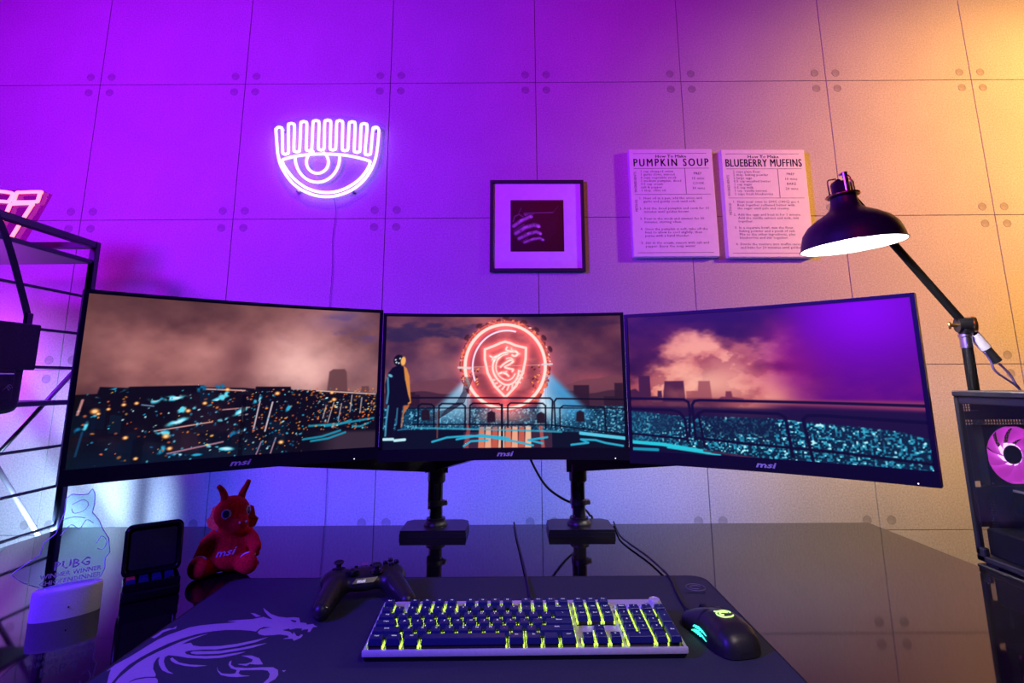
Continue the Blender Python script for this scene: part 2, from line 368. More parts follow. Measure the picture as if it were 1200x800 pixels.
EYE_IRIS = [(-0.7933,1.9256),(-0.7905,1.9064),(-0.7846,1.8879),(-0.776,1.8709),(-0.7649,1.8561),(-0.7518,1.8439),(-0.7372,1.8348),(-0.7216,1.8292),(-0.7057,1.8272),(-0.69,1.829),(-0.6751,1.8344),(-0.6615,1.8433),(-0.6499,1.8553),(-0.6406,1.8701),(-0.6339,1.887),(-0.6302,1.9054),(-0.6297,1.9246)]
EYE_PUPIL = [(-0.6906,1.9418),(-0.6819,1.9341),(-0.6752,1.9242),(-0.6711,1.913),(-0.6698,1.9013),(-0.6715,1.8898),(-0.676,1.8794),(-0.683,1.871),(-0.6919,1.865),(-0.7022,1.8619),(-0.713,1.8619),(-0.7236,1.865),(-0.7333,1.871),(-0.7414,1.8796),(-0.7472,1.8899),(-0.7503,1.9014),(-0.7506,1.9132),(-0.7479,1.9244),(-0.7425,1.9342),(-0.7347,1.9419),(-0.7251,1.947)]
EYE_PLATE = [(-0.8924,2.0633),(-0.858,2.0706),(-0.7719,2.0889),(-0.6831,2.0939),(-0.5918,2.0877),(-0.5045,2.0683),(-0.469,2.0512),(-0.464,1.9861),(-0.4696,1.9035),(-0.4925,1.8313),(-0.5352,1.7734),(-0.597,1.7357),(-0.6684,1.7256),(-0.741,1.7384),(-0.8074,1.7796),(-0.8544,1.8425),(-0.8783,1.9335)]
# tube paths of the red sign, (x, z) on its own plate
RED_TUBES = [[(-1.4241,1.6261),(-1.4198,1.6501),(-1.4054,1.6527),(-1.3518,1.6535),(-1.3528,1.6477),(-1.3562,1.6265),(-1.364,1.6242),(-1.4193,1.6238),(-1.4241,1.6261)],[(-1.5027,1.6591),(-1.4802,1.6574),(-1.4404,1.6521),(-1.4302,1.6462),(-1.4381,1.6262),(-1.4527,1.6255),(-1.4975,1.6281)],[(-1.4636,1.5356),(-1.4564,1.5582),(-1.4386,1.5955),(-1.4333,1.6146),(-1.4257,1.6176),(-1.3724,1.6189),(-1.3727,1.6092),(-1.3879,1.5768),(-1.4149,1.5164)],[(-1.4693,1.5697),(-1.4557,1.5765),(-1.4216,1.5694),(-1.3946,1.5609)]]
RED_PLATE = [(-1.537,1.6644),(-1.3508,1.6593),(-1.329,1.6495),(-1.3451,1.6091),(-1.3863,1.5087),(-1.3985,1.4938),(-1.5076,1.4945)]
# outline of the clear award plate, (along, up) from the middle of its base
AWARD = [(-0.0432,0.0477),(-0.0592,0.0611),(-0.0752,0.0762),(-0.0695,0.0808),(-0.0427,0.0993),(-0.0398,0.1169),(-0.026,0.1288),(-0.0227,0.1448),(-0.0183,0.1608),(-0.019,0.182),(-0.012,0.1887),(-0.0011,0.186),(0.0097,0.1859),(0.0154,0.1939),(0.0192,0.1856),(0.0207,0.168),(0.0188,0.1554),(0.0299,0.1408),(0.0362,0.126),(0.0466,0.1087),(0.0505,0.0857),(0.045,0.0782),(0.0457,0.0611),(0.0418,0.0493),(0.0368,0.042)]

# ================================================================== setting
PW, PH = 0.55344, 0.53526
X0, Z0 = -1.56550, 2.23065
wb = MB().box((0.1, WALL + 0.064, 1.75), (7.2, 0.12, 3.5)).build('wall_back', M_SEAM)
wb['kind'] = 'structure'
pm = MB().box((0, 0.006, 0), (PW - 0.0022, 0.012, PH - 0.0022), 0.0008).mesh('concrete_panel', M_WALL)
plug = MB().lathe([(0.0150, 0.0), (0.0150, 0.0007), (0.0138, 0.0011), (0.0126, 0.0009), (0.0116, 0.0003), (0.0, 0.0002)], 20, RX(PI / 2)).mesh('form_tie_plug', M_PLUG, 30)
for i in range(-3, 9):
    for j in range(-2, 4):
        p_ = link('concrete_panel', pm, wb)
        p_.location = (X0 + (i + 0.5) * PW, WALL, Z0 - (j + 0.5) * PH)
        for sx in (-1, 1):
            for sz in (-1, 1):
                q = link('form_tie_plug', plug, p_)
                q.location = (sx * (PW / 2 - 0.040), 0.0, sz * (PH / 2 - 0.032))
fl = MB().box((0.1, -0.1, -0.02), (7.2, 4.4, 0.04)).build('floor', M_FLOOR); fl['kind'] = 'structure'
bb = MB().box((0.1, WALL - 0.004, 0.045), (7.2, 0.014, 0.088), 0.004).build('baseboard_back', M_BLACK); bb['kind'] = 'structure'

# ================================================================== desk
DX0, DX1, DY0, DY1 = -1.186, 0.9366, 0.66, 1.5297
desk = thing('desk', 'long glossy black desk standing in front of the concrete wall', 'desk', ((DX0 + DX1) / 2, (DY0 + DY1) / 2, 0))
MB().box((0, 0, DESK - 0.0125), (DX1 - DX0, DY1 - DY0, 0.025), 0.0015, seg=2).build('tabletop', M_DESK, desk)
for sx in (-1, 1):
    for sy in (-1, 1):
        MB().box((sx * 0.98, sy * 0.37, (DESK - 0.025) / 2), (0.05, 0.05, DESK - 0.025), 0.003).build('leg', M_METAL, desk)
    MB().box((sx * 0.98, 0, 0.69), (0.04, 0.69, 0.05), 0.003).build('side_rail', M_METAL, desk)
# stand under the computer tower
st = thing('side_table', 'small black side table under the computer tower at the desk end', 'table', (1.09, 0.965, 0))
MB().box((0, 0, DESK - 0.0125), (0.28, 0.48, 0.025), 0.002).build('tabletop', M_BLACKM, st)
for sx in (-1, 1):
    for sy in (-1, 1):
        MB().box((sx * 0.12, sy * 0.215, (DESK - 0.025) / 2), (0.03, 0.03, DESK - 0.025), 0.002).build('leg', M_METAL, st)

# ================================================================== pictures painted in arrays
def vnoise(w, h, fx, fy, seed):
    r = np.random.RandomState(seed)
    g = r.rand(fy + 3, fx + 3)
    x = np.linspace(0, fx, w); y = np.linspace(0, fy, h)
    xi = np.floor(x).astype(int); yi = np.floor(y).astype(int)
    tx = x - xi; ty = y - yi
    tx = tx * tx * (3 - 2 * tx); ty = (ty * ty * (3 - 2 * ty))[:, None]
    a = g[yi][:, xi]; b = g[yi][:, xi + 1]; c = g[yi + 1][:, xi]; d = g[yi + 1][:, xi + 1]
    return (a * (1 - tx) + b * tx) * (1 - ty) + (c * (1 - tx) + d * tx) * ty
def fbm(w, h, fx, fy, seed, octv=5):
    o = np.zeros((h, w)); a = 1.0; t = 0
    for k in range(octv):
        o += a * vnoise(w, h, int(fx * 2 ** k), int(fy * 2 ** k), seed + k * 7); t += a; a *= 0.55
    return o / t
def sstep(a, b, x):
    t = np.clip((x - a) / (b - a), 0, 1)
    return t * t * (3 - 2 * t)
class Paint:
    def __init__(s, w, h):
        s.w, s.h = w, h
        s.asp = w / h
        s.U, s.V = np.meshgrid(np.linspace(0, 1, w), np.linspace(0, 1, h))
        s.X = s.U * s.asp                        # square units: height = 1
        s.c = np.zeros((h, w, 3))
    def mix(s, m, col):
        m = np.clip(m, 0, 1)[..., None]
        s.c = s.c * (1 - m) + np.asarray(col) / (255.0 if np.max(col) > 1.001 else 1.0) * m
    def addc(s, m, col):
        s.c = s.c + np.clip(m, 0, None)[..., None] * np.array(col) / 255.0
    def seg(s, a, b):
        ax, ay = a[0] * s.asp, a[1]; bx, by = b[0] * s.asp, b[1]
        dx, dy = bx - ax, by - ay; L = dx * dx + dy * dy + 1e-12
        t = np.clip(((s.X - ax) * dx + (s.V - ay) * dy) / L, 0, 1)
        return np.hypot(s.X - ax - t * dx, s.V - ay - t * dy)
    def dist(s, pts):
        d = np.full((s.h, s.w), 9.0)
        for a, b in zip(pts[:-1], pts[1:]): d = np.minimum(d, s.seg(a, b))
        return d
    def line(s, pts, w, col, k=1.0):
        px = 1.0 / s.h
        s.mix(k * (1 - sstep(w - px * 0.8, w + px * 0.8, s.dist(pts))), col)
    def poly(s, pts, col, soft=1.2, k=1.0):
        ins = np.zeros((s.h, s.w), bool)
        n = len(pts)
        for i in range(n):
            x1, y1 = pts[i]; x2, y2 = pts[(i + 1) % n]
            if y1 == y2: continue
            c = ((y1 > s.V) != (y2 > s.V)) & (s.U < (x2 - x1) * (s.V - y1) / (y2 - y1) + x1)
            ins ^= c
        d = s.dist(pts + [pts[0]])
        sd = np.where(ins, -d, d); e = soft / s.h
        s.mix(k * (1 - sstep(-e, e, sd)), col)
        return sd
    def ell(s, u, v, ru, rv, ang, col, k=1.0, soft=0.35):
        x = s.X - u * s.asp; y = s.V - v
        ca, sa = math.cos(ang), math.sin(ang)
        q = np.hypot((x * ca + y * sa) / ru, (-x * sa + y * ca) / rv)
        s.mix(k * (1 - sstep(1 - soft, 1 + soft, q)), col)
def ramp(t, stops):
    xs = [a for a, _ in stops]
    return np.stack([np.interp(t, xs, [c[k] for _, c in stops]) for k in range(3)], -1) / 255.0
def to_linear(c):
    c = np.clip(c, 0, 1)
    return np.where(c <= 0.04045, c / 12.92, ((c + 0.055) / 1.055) ** 2.4)

GW, GH = 400, 226
def blurx(a, n):
    for _ in range(n):
        a = (a + np.roll(a, 1, 0) + np.roll(a, -1, 0) + np.roll(a, 1, 1) + np.roll(a, -1, 1)) / 5
    return a

def paint_left():
    P = Paint(GW, GH); U, V = P.U, P.V
    n = fbm(GW, GH, 4, 3, 11); n2 = fbm(GW, GH, 7, 9, 31)
    t = np.clip(0.40 + 1.5 * (n - 0.5) + 0.10 * V, 0, 1)
    P.c = ramp(t, [(0, (78, 44, 52)), (0.35, (122, 74, 76)), (0.6, (158, 100, 98)), (1, (190, 126, 122))])
    g = np.exp(-(((U - 0.70) / 0.16) ** 2 + ((V - 0.46) / 0.26) ** 2))
    P.mix(g * (0.75 + 0.9 * (n - 0.3)), (248, 190, 182))
    P.mix(0.65 * np.exp(-(((U - 0.47) / 0.06) ** 2 + ((V - 0.36) / 0.16) ** 2)), (104, 58, 66))
    P.mix(0.35 * np.exp(-(((U - 0.95) / 0.12) ** 2 + ((V - 0.40) / 0.18) ** 2)), (205, 150, 155))
    P.mix(sstep(0.50, 0.72, n2) * np.exp(-(((U - 0.86) / 0.2) ** 2 + ((V - 0.13) / 0.12) ** 2)), (88, 66, 128))
    P.mix(0.5 * np.exp(-(((U - 0.86) / 0.14) ** 2 + ((V - 0.08) / 0.08) ** 2)), (104, 78, 130))
    P.mix(0.45 * (1 - sstep(0.0, 0.22, V)) * (1 - sstep(0.5, 0.8, U)), (96, 60, 62))
    P.mix(0.30 * (1 - sstep(0, 0.16, U)), (80, 46, 52))
    # hazy towers
    P.mix(0.75 * sstep(0.50, 0.56, V + 0.02 * np.sin(U * 40)) * sstep(0.76, 0.84, U), (150, 104, 104))
    P.poly([(0.80, 0.60), (0.806, 0.45), (0.82, 0.432), (0.866, 0.43), (0.874, 0.45), (0.882, 0.60)], (100, 62, 66), 1.5, 0.9)
    P.poly([(0.935, 0.60), (0.937, 0.557), (0.965, 0.555), (0.972, 0.60)], (92, 60, 64), 1.5, 0.8)
    # black city mass
    sky = [(-0.01, 0.59), (0.055, 0.585), (0.060, 0.545), (0.135, 0.552), (0.14, 0.545), (0.36, 0.540), (0.37, 0.553), (0.50, 0.560), (0.535, 0.566), (0.537, 0.552), (0.662, 0.555), (0.665, 0.575), (0.80, 0.585), (1.01, 0.610), (1.01, 1.02), (-0.01, 1.02)]
    inside = P.poly(sky, (14, 11, 22), 0.8)
    city = sstep(0.0, 0.01, -inside)
    P.mix(city * 0.8 * sstep(0.42, 0.7, fbm(GW, GH, 9, 10, 51)) * (U < 0.55), (34, 22, 36))
    P.mix(city * 0.6 * sstep(0.8, 1.0, V) * (1 - sstep(0.5, 0.7, U)), (8, 30, 52))
    P.mix(city * 0.9 * sstep(0.865, 0.90, V + 0.03 * (1 - U)) * sstep(0.74, 0.86, U), (62, 46, 62))
    R = random.Random(5)
    for k in range(26):                                       # dim facades
        u = R.random(); v = R.uniform(0.6, 0.95); w = R.uniform(0.02, 0.07); h = R.uniform(0.04, 0.16)
        P.mix(city * (0.55 * (np.abs(U - u) < w / 2) * (np.abs(V - v - 0.15 * (U - u)) < h / 2)), R.choice([(26, 18, 32), (10, 24, 44), (44, 28, 40), (8, 10, 20), (12, 34, 54)]))
    CY = [(40, 170, 215), (95, 220, 245), (20, 110, 160), (190, 245, 255), (30, 140, 190)]
    OR = [(255, 150, 50), (255, 190, 90), (220, 100, 40), (255, 120, 70)]
    # facades seen obliquely: pale strip lights and struts
    for a, b, w, c in [((0.37, 0.565), (0.50, 0.578), .004, (235, 170, 160)), ((0.225, 0.815), (0.40, 0.775), .0035, (225, 160, 150)), ((0.27, 0.955), (0.44, 0.905), .0045, (170, 120, 140)), ((0.43, 0.70), (0.52, 0.69), .003, (225, 150, 150)), ((0.02, 0.62), (0.012, 0.70), .006, (190, 130, 130)), ((0.18, 0.655), (0.215, 0.665), .003, (120, 150, 190)), ((0.03, 0.80), (0.02, 0.93), .005, (20, 60, 95)), ((0.555, 0.65), (0.540, 0.83), .004, (210, 190, 205)), ((0.600, 0.66), (0.580, 0.85), .0045, (215, 195, 205)), ((0.570, 0.92), (0.555, 1.0), .004, (160, 120, 150)), ((0.62, 0.90), (0.605, 1.0), .004, (170, 130, 150)), ((0.76, 0.585), (0.995, 0.615), .004, (225, 190, 185))]:
        P.line([a, b], w, c)
    for a, b, c2 in [((0.495, 0.68), (0.500, 0.78), 0), ((0.485, 0.74), (0.515, 0.735), 0), ((0.80, 0.70), (0.79, 0.78), 0), ((0.83, 0.67), (0.81, 0.81), 0), ((0.86, 0.68), (0.85, 0.80), 0), ((0.90, 0.62), (0.895, 0.74), 0), ((0.94, 0.64), (0.935, 0.75), 0)]:
        P.line([a, b], .003, (220, 200, 205), 0.85)
    # cyan reflections, the big ones at their places, ragged like broken glass
    rag = sstep(0.38, 0.58, 0.6 * vnoise(GW, GH, 46, 40, 61) + 0.4 * vnoise(GW, GH, 110, 60, 62))
    for u, v, ru, rv, an in [(0.105, 0.566, .055, .016, -.25), (0.048, 0.615, .028, .014, 0), (0.215, 0.624, .035, .026, -.15), (0.275, 0.618, .06, .018, -.1), (0.355, 0.562, .03, .022, -.3), (0.415, 0.549, .03, .02, .2), (0.44, 0.60, .02, .02, 0), (0.40, 0.645, .045, .016, -.6), (0.425, 0.62, .02, .024, -1), (0.30, 0.69, .022, .028, .4), (0.335, 0.70, .012, .028, .4), (0.29, 0.765, .062, .018, -.35), (0.34, 0.79, .035, .022, -.5), (0.235, 0.825, .06, .014, .1), (0.262, 0.838, .028, .02, .7), (0.41, 0.715, .05, .010, -.3), (0.25, 0.93, .028, .020, -.9), (0.30, 0.965, .05, .010, .15), (0.40, 0.925, .06, .012, .05), (0.45, 0.95, .05, .014, .1), (0.36, 0.975, .03, .008, 0), (0.545, 0.64, .035, .018, -.7), (0.49, 0.715, .05, .016, -.5), (0.43, 0.765, .04, .010, -.3), (0.50, 0.84, .035, .014, -.4), (0.47, 0.865, .02, .03, .5), (0.02, 0.79, .02, .02, 0), (0.035, 0.77, .012, .03, .3), (0.66, 0.70, .03, .014, -1), (0.70, 0.68, .02, .012, -.5), (0.665, 0.975, .012, .025, .3), (0.685, 0.965, .010, .022, -.5)]:
        ru *= 0.8; rv *= 0.72
        P.ell(u, v, ru * 1.15, rv * 1.25, an, R.choice(CY[:3]), rag, 0.45)
        if ru > 0.025: P.ell(u + 0.004, v, ru * 0.6, rv * 0.6, an, (205, 245, 255), rag, 0.6)
    for a, b in [((0.74, 0.83), (0.99, 0.79)), ((0.72, 0.92), (0.86, 0.87)), ((0.75, 0.935), (0.88, 0.885)), ((0.80, 0.835), (0.90, 0.80)), ((0.91, 0.845), (0.97, 0.825))]:
        P.line([a, ((a[0] + b[0]) / 2, (a[1] + b[1]) / 2 + .012), b], .007, (30, 150, 180), 0.9)
    for k in range(760):
        u = R.random() ** 0.75
        v = 0.57 + 0.43 * R.random() * (1 if u < 0.72 else 0.68)
        if u > 0.72 and v > 0.87: continue
        if u < 0.45 and R.random() < 0.5: continue
        s = R.uniform(0.002, 0.0075) * (0.85 if u < 0.45 else 0.8)
        orange = R.random() < (0.35 if u < 0.45 else 0.52 if u < 0.7 else 0.72)
        P.ell(u, v, s * R.uniform(0.8, 1.8), s * R.uniform(0.6, 1.3), R.uniform(-.5, .3), R.choice(OR if orange else CY), R.uniform(0.4, 1.0), 0.5)
    for u, v, s in [(0.055, 0.685, .024), (0.09, 0.675, .012), (0.065, 0.70, .012), (0.13, 0.652, .014), (0.165, 0.645, .014), (0.32, 0.70, .017), (0.26, 0.85, .022), (0.145, 0.845, .016), (0.18, 0.97, .014), (0.275, 0.925, .018), (0.44, 0.57, .018), (0.37, 0.655, .016), (0.615, 0.60, .02), (0.64, 0.93, .02), (0.82, 0.60, .018), (0.83, 0.65, .02)]:
        P.ell(u, v, s * .8, s * 0.6, 0, (255, 150, 55), 1.0, 0.6); P.ell(u, v, s * .45, s * .35, 0, (255, 225, 170), 0.9, 0.5)
    P.mix(city * 0.75 * ((np.abs(U - 0.50) < 0.008 + 0.0) & (V > 0.6)), (8, 6, 14))
    return P.c

def ell_ring(P, u, v, ru, rv, n=60, a0=0, a1=2 * PI):
    return [(u + ru * math.cos(a0 + (a1 - a0) * k / n), v + rv * math.sin(a0 + (a1 - a0) * k / n)) for k in range(n + 1)]
def glow(P, pts, w, core, halo, hw):
    d = P.dist(pts)
    P.addc(np.exp(-(d / hw) ** 1.2) * 0.8, halo)
    P.mix(np.exp(-(d / (w * 1.6)) ** 2) * 0.95, halo)
    P.mix(1 - sstep(w * 0.6, w * 1.2, d), core)

def paint_center():
    P = Paint(GW, GH); U, V = P.U, P.V
    n = fbm(GW, GH, 5, 4, 77); n2 = fbm(GW, GH, 5, 8, 91)
    t = np.clip(0.46 + 1.3 * (n - 0.5) + 0.25 * (V - 0.3), 0, 1)
    P.c = ramp(t, [(0, (46, 30, 62)), (0.35, (88, 50, 74)), (0.65, (130, 74, 86)), (1, (170, 106, 106))])
    P.mix(0.75 * sstep(0.5, 0.66, n2) * (1 - sstep(0.15, 0.40, V)), (42, 34, 74))
    P.mix(0.5 * sstep(0.62, 0.95, U) * (1 - sstep(0.2, 0.75, V)), (70, 28, 56))
    P.mix(0.55 * np.exp(-(((U - 0.73) / 0.06) ** 2 + ((V - 0.36) / 0.14) ** 2)), (160, 90, 110))
    P.mix(0.5 * np.exp(-(((U - 0.90) / 0.12) ** 2 + ((V - 0.50) / 0.08) ** 2)), (200, 92, 100))
    P.mix(0.45 * np.exp(-(((U - 0.22) / 0.1) ** 2 + ((V - 0.42) / 0.12) ** 2)), (170, 108, 116))
    # hills and towers
    def hill(f, col, k):
        P.mix(k * sstep(-0.006, 0.006, V - f), col)
    hill(0.525 - 0.03 * np.exp(-((U - 0.82) / 0.07) ** 2) - 0.045 * np.exp(-((U - 0.985) / 0.06) ** 2) - 0.035 * np.exp(-((U - 0.27) / 0.05) ** 2) + 0.03 * np.cos(U * 17), (112, 62, 74), 0.75)
    hill(0.585 + 0.012 * np.sin(U * 31), (58, 32, 50), 0.8)
    for a, b, c in [(0.795, 0.86, 0.535), (0.92, 0.975, 0.62), (0.965, 1.0, 0.52), (0.10, 0.125, 0.58), (0.125, 0.145, 0.60)]:
        P.poly([(a, 0.72), (a, c), (b, c), (b, 0.72)], (46, 24, 40), 1.2, 0.92)
    # gravel field
    fld = sstep(0.685, 0.705, V)
    g1 = vnoise(GW, GH, 190, 110, 5) * vnoise(GW, GH, 150, 90, 6)
    P.mix(fld, (16, 62, 92)); P.mix(fld * sstep(0.25, 0.6, g1), (96, 176, 204)); P.mix(fld * sstep(0.1, 0.0, g1 - 0.02), (10, 20, 40))
    # light beams
    for sx, apex, w0, w1, uu in [(1, (0.665, 0.36), 0.0, 0.21, 0.87), (-1, (0.34, 0.45), 0.0, 0.16, 0.20)]:
        tt = np.clip((V - apex[1]) / (0.74 - apex[1]), 0, 1)
        outer = apex[0] + sx * (w1 * tt + 0.01); inner = apex[0] - sx * 0.03
        m = sstep(0, 0.05, sx * (outer - U)) * sstep(0, 0.03, sx * (U - inner)) * (V > apex[1] - 0.01) * (1 - sstep(0.68, 0.88, V))
        P.mix(m * (1.0 - 0.15 * tt) * (1.0 if sx > 0 else 0.8), (70, 160, 215))
        m2 = m * sstep(0, 0.12, sx * (outer - 0.045 * (1 + tt) - U))
        P.mix(m2 * (0.95 if sx > 0 else 0.45), (205, 232, 242))
    # deck
    P.mix(sstep(0.855, 0.865, V - 0.045 * np.clip(U - 0.2, 0, 1)), (10, 16, 34))
    P.mix(0.8 * sstep(0.875, 0.89, V) * (U > 0.33) * (U < 0.70), (70, 40, 60))
    for k in range(8):                                        # pillar of lit slabs under the gate
        u0 = 0.39 + 0.028 * k
        P.poly([(u0, 1.0), (u0 + .004, 0.845), (u0 + .026, 0.845), (u0 + .027, 1.0)], [(235, 130, 96), (255, 176, 140), (205, 96, 74), (255, 196, 160)][k % 4], 1.0, 0.92)
    P.poly([(0.33, 1.0), (0.345, 0.82), (0.36, 0.82), (0.35, 1.0)], (190, 80, 70), 1, 0.7)
    P.poly([(0.655, 1.0), (0.645, 0.83), (0.66, 0.83), (0.67, 1.0)], (200, 90, 80), 1, 0.8)
    P.mix(0.85 * np.exp(-(((U - 0.505) / 0.12) ** 2 + ((V - 0.77) / 0.05) ** 2)), (150, 110, 110))
    # gate ring
    ru, rv = 0.172, 0.325; cu, cv = 0.505, 0.385
    d0 = np.hypot((U - cu) / ru, (V - cv) / rv)
    P.mix(0.8 * (d0 < 1.0), (122, 52, 62)); P.mix(0.5 * (d0 < 1.0) * sstep(0.35, 0.7, fbm(GW, GH, 12, 12, 8)), (190, 110, 110))
    R = random.Random(3)
    sc = (d0 > 1.02) & (d0 < 1.135) & ((V < 0.60) | (U > cu)) & (V < 0.70)
    P.mix(sc * sstep(0.34, 0.46, vnoise(GW, GH, 70, 44, 15)), (20, 12, 20)); P.mix(sc * sstep(0.66, 0.8, vnoise(GW, GH, 110, 70, 16)), (205, 120, 60)); P.mix(sc * sstep(0.78, 0.9, vnoise(GW, GH, 120, 80, 18)), (255, 210, 190))
    for k in range(150):
        a = R.uniform(-PI * 1.02, 0.02) if k < 110 else R.uniform(0, 0.9)
        q = R.uniform(1.02, 1.12)
        P.ell(cu + ru * q * math.cos(a), cv + rv * q * math.sin(a), R.uniform(.006, .02), R.uniform(.005, .014), R.uniform(0, 3), R.choice([(22, 14, 20), (30, 16, 20), (60, 30, 26), (150, 84, 50)]), 0.95, 0.3)
    for a in (-2.5, -2.15, -1.55, -1.15, -0.85, -0.62, -0.35):
        P.ell(cu + ru * 1.2 * math.cos(a), cv + rv * 1.16 * math.sin(a), .016, .026, a, (24, 16, 26), 0.95, 0.3)
    P.line(ell_ring(P, cu, cv, ru * 1.10, rv * 1.08, 70, -PI, 0), .004, (170, 100, 90), 0.5)
    for k in range(60):                                       # rusty trusses left and right inside the ring
        s = R.choice((-1, 1)); v = R.uniform(0.38, 0.62)
        P.ell(cu + s * R.uniform(.115, .15), v, .010, .005, R.choice((-.8, .8)), R.choice([(40, 16, 18), (230, 140, 60), (90, 40, 36)]), 0.9, 0.3)
    P.line(ell_ring(P, cu + .008, cv + .005, ru * 0.86, rv * 0.87, 50, -PI * 1.12, -PI * 0.42), .006, (214, 214, 250))
    glow(P, ell_ring(P, cu, cv, ru, rv), .013, (255, 232, 220), (255, 92, 80), .045)
    # shield and its dragon
    sh = [(cu - .088, 0.255), (cu - .045, 0.225), (cu - .02, 0.205), (cu, 0.195), (cu + .02, 0.205), (cu + .045, 0.225), (cu + .09, 0.245), (cu + .088, 0.33), (cu + .075, 0.44), (cu + .045, 0.54), (cu, 0.625), (cu - .045, 0.54), (cu - .075, 0.44), (cu - .088, 0.33), (cu - .088, 0.255)]
    P.poly(sh[:-1], (205, 84, 84), 2, 0.7)
    glow(P, sh, .0105, (255, 224, 214), (255, 100, 90), .03)
    def curl(pts, w, n=5):
        glow(P, [(q.x, q.y) for q in smoothpath([(cu + x, y, 0) for x, y in pts], n)], w, (255, 226, 216), (255, 120, 110), .010)
    curl([(.030, .272), (.008, .276), (-.020, .292), (-.044, .330), (-.054, .388), (-.047, .450), (-.024, .505), (.006, .530), (.036, .512), (.054, .465), (.058, .420)], .0075)
    curl([(.010, .292), (-.014, .306), (-.034, .342), (-.040, .392), (-.034, .440), (-.014, .480), (.010, .494), (.030, .478), (.042, .445)], .0045)
    curl([(.008, .238), (.004, .258), (.022, .270), (.046, .272), (.054, .292), (.042, .308), (.030, .300)], .0075)
    curl([(.026, .246), (.030, .262), (.040, .268)], .004); curl([(.054, .292), (.062, .290)], .004)
    curl([(-.066, .306), (-.052, .318), (-.036, .306)], .006); curl([(-.052, .318), (-.056, .338)], .005); curl([(-.044, .33), (-.030, .318)], .004)
    curl([(-.020, .392), (-.004, .366), (.022, .340), (.034, .350), (.018, .372), (-.002, .392), (.014, .404), (.034, .412), (.030, .426)], .0075)
    curl([(.034, .340), (.024, .322), (.006, .326)], .005); curl([(-.030, .445), (-.012, .436), (.004, .446), (.014, .462)], .0075); curl([(-.012, .436), (.006, .428)], .004)
    for k in range(10):
        a = -0.05 + k * 0.29
        P.line([(cu + .004 + .060 * math.cos(a), 0.430 + .112 * math.sin(a)), (cu + .004 + .074 * math.cos(a + .12), 0.430 + .138 * math.sin(a + .12))], .0065, (255, 214, 204))
    P.line([(cu - .19, 0.395), (cu + .19, 0.375)], .003, (255, 190, 180), 0.6)
    P.line([(cu - .20, 0.395), (cu - .15, 0.40)], .008, (230, 220, 225), 0.8); P.line([(cu + .16, 0.375), (cu + .20, 0.372)], .008, (225, 215, 225), 0.8)
    for k in range(6):                                        # cables hanging left of the gate
        P.line([(0.335 + .006 * k, 0.47), (0.325 + .004 * k, 0.58), (0.30 + .006 * k, 0.66), (0.25 - .005 * k, 0.72 + .012 * k), (0.18, 0.75 + .01 * k)], .003, (26, 20, 34), 0.8)
        P.line([(0.68 + .006 * k, 0.46), (0.675 + .010 * k, 0.60), (0.68 + .02 * k, 0.70)], .0025, (120, 160, 190), 0.5)
    # stumps, rails, pipes of light
    for u, v in [(0.17, 0.74), (0.445, 0.76), (0.655, 0.77), (0.82, 0.76)]:
        P.poly([(u - .018, v + .05), (u - .016, v - .02), (u, v - .035), (u + .016, v - .02), (u + .018, v + .05)], (34, 18, 26), 1.2, 0.95)
    K = (10, 12, 28)
    P.line([(0.09, 0.622), (0.695, 0.632), (0.705, 0.65), (0.700, 0.845)], .006, K); P.line([(0.715, 0.85), (0.712, 0.66), (0.722, 0.636), (1.0, 0.644)], .006, K)
    P.line([(0.10, 0.70), (0.99, 0.71)], .004, K); P.line([(0.12, 0.82), (0.70, 0.835), (1.0, 0.90)], .005, K)
    for a, b in [(0.14, 0.205), (0.225, 0.335), (0.355, 0.49), (0.515, 0.675)]:
        P.line([(a, 0.85), (a, 0.685), (a + .012, 0.668), (b - .012, 0.672), (b, 0.69), (b, 0.86)], .006, K)
    P.line([(0.735, 0.86), (0.735, 0.71), (0.75, 0.69), (0.92, 0.70), (0.925, 0.90)], .005, K)
    P.line([(0.49, 0.68), (0.49, 1.0)], .008, K); P.line([(0.345, 0.64), (0.345, 0.86)], .005, (190, 90, 80), 0.6); P.line([(0.22, 0.72), (0.22, 0.92)], .005, (150, 80, 60), 0.7)
    P.line([(0.12, 0.845), (0.35, 0.86), (0.74, 0.885)], .007, (60, 170, 200), 0.75); P.line([(0.82, 0.895), (1.0, 0.93)], .012, (90, 210, 240), 0.95)
    for pts in [[(0.20, 0.95), (0.26, 0.92), (0.36, 0.91), (0.45, 0.925), (0.56, 0.96), (0.62, 0.985)], [(0.30, 0.935), (0.40, 0.905), (0.52, 0.93)], [(0.33, 0.985), (0.36, 0.95), (0.43, 0.945)], [(0.66, 0.97), (0.60, 0.945), (0.68, 0.925)], [(0.78, 0.98), (0.85, 0.965), (0.82, 0.94), (0.88, 0.945), (0.92, 0.965), (0.99, 0.985)]]:
        P.line(pts, .0075, (44, 178, 214), 0.95)
    # figure in a coat and helmet
    D = (12, 12, 30)
    P.poly([(0.012, 0.44), (0.03, 0.395), (0.06, 0.37), (0.085, 0.40), (0.098, 0.46), (0.102, 0.56), (0.108, 0.67), (0.075, 0.68), (0.07, 0.80), (0.075, 0.92), (0.05, 0.92), (0.05, 0.75), (0.035, 0.92), (0.008, 0.92), (0.015, 0.72), (0.008, 0.62), (0.002, 0.52)], D, 1.0)
    P.poly([(0.075, 0.38), (0.088, 0.40), (0.100, 0.46), (0.104, 0.56), (0.110, 0.66), (0.098, 0.675), (0.092, 0.60), (0.082, 0.48)], (226, 142, 62), 1.0, 0.95)
    P.poly([(0.080, 0.68), (0.105, 0.675), (0.082, 0.74), (0.075, 0.84), (0.070, 0.84)], (200, 110, 54), 1.0, 0.9)
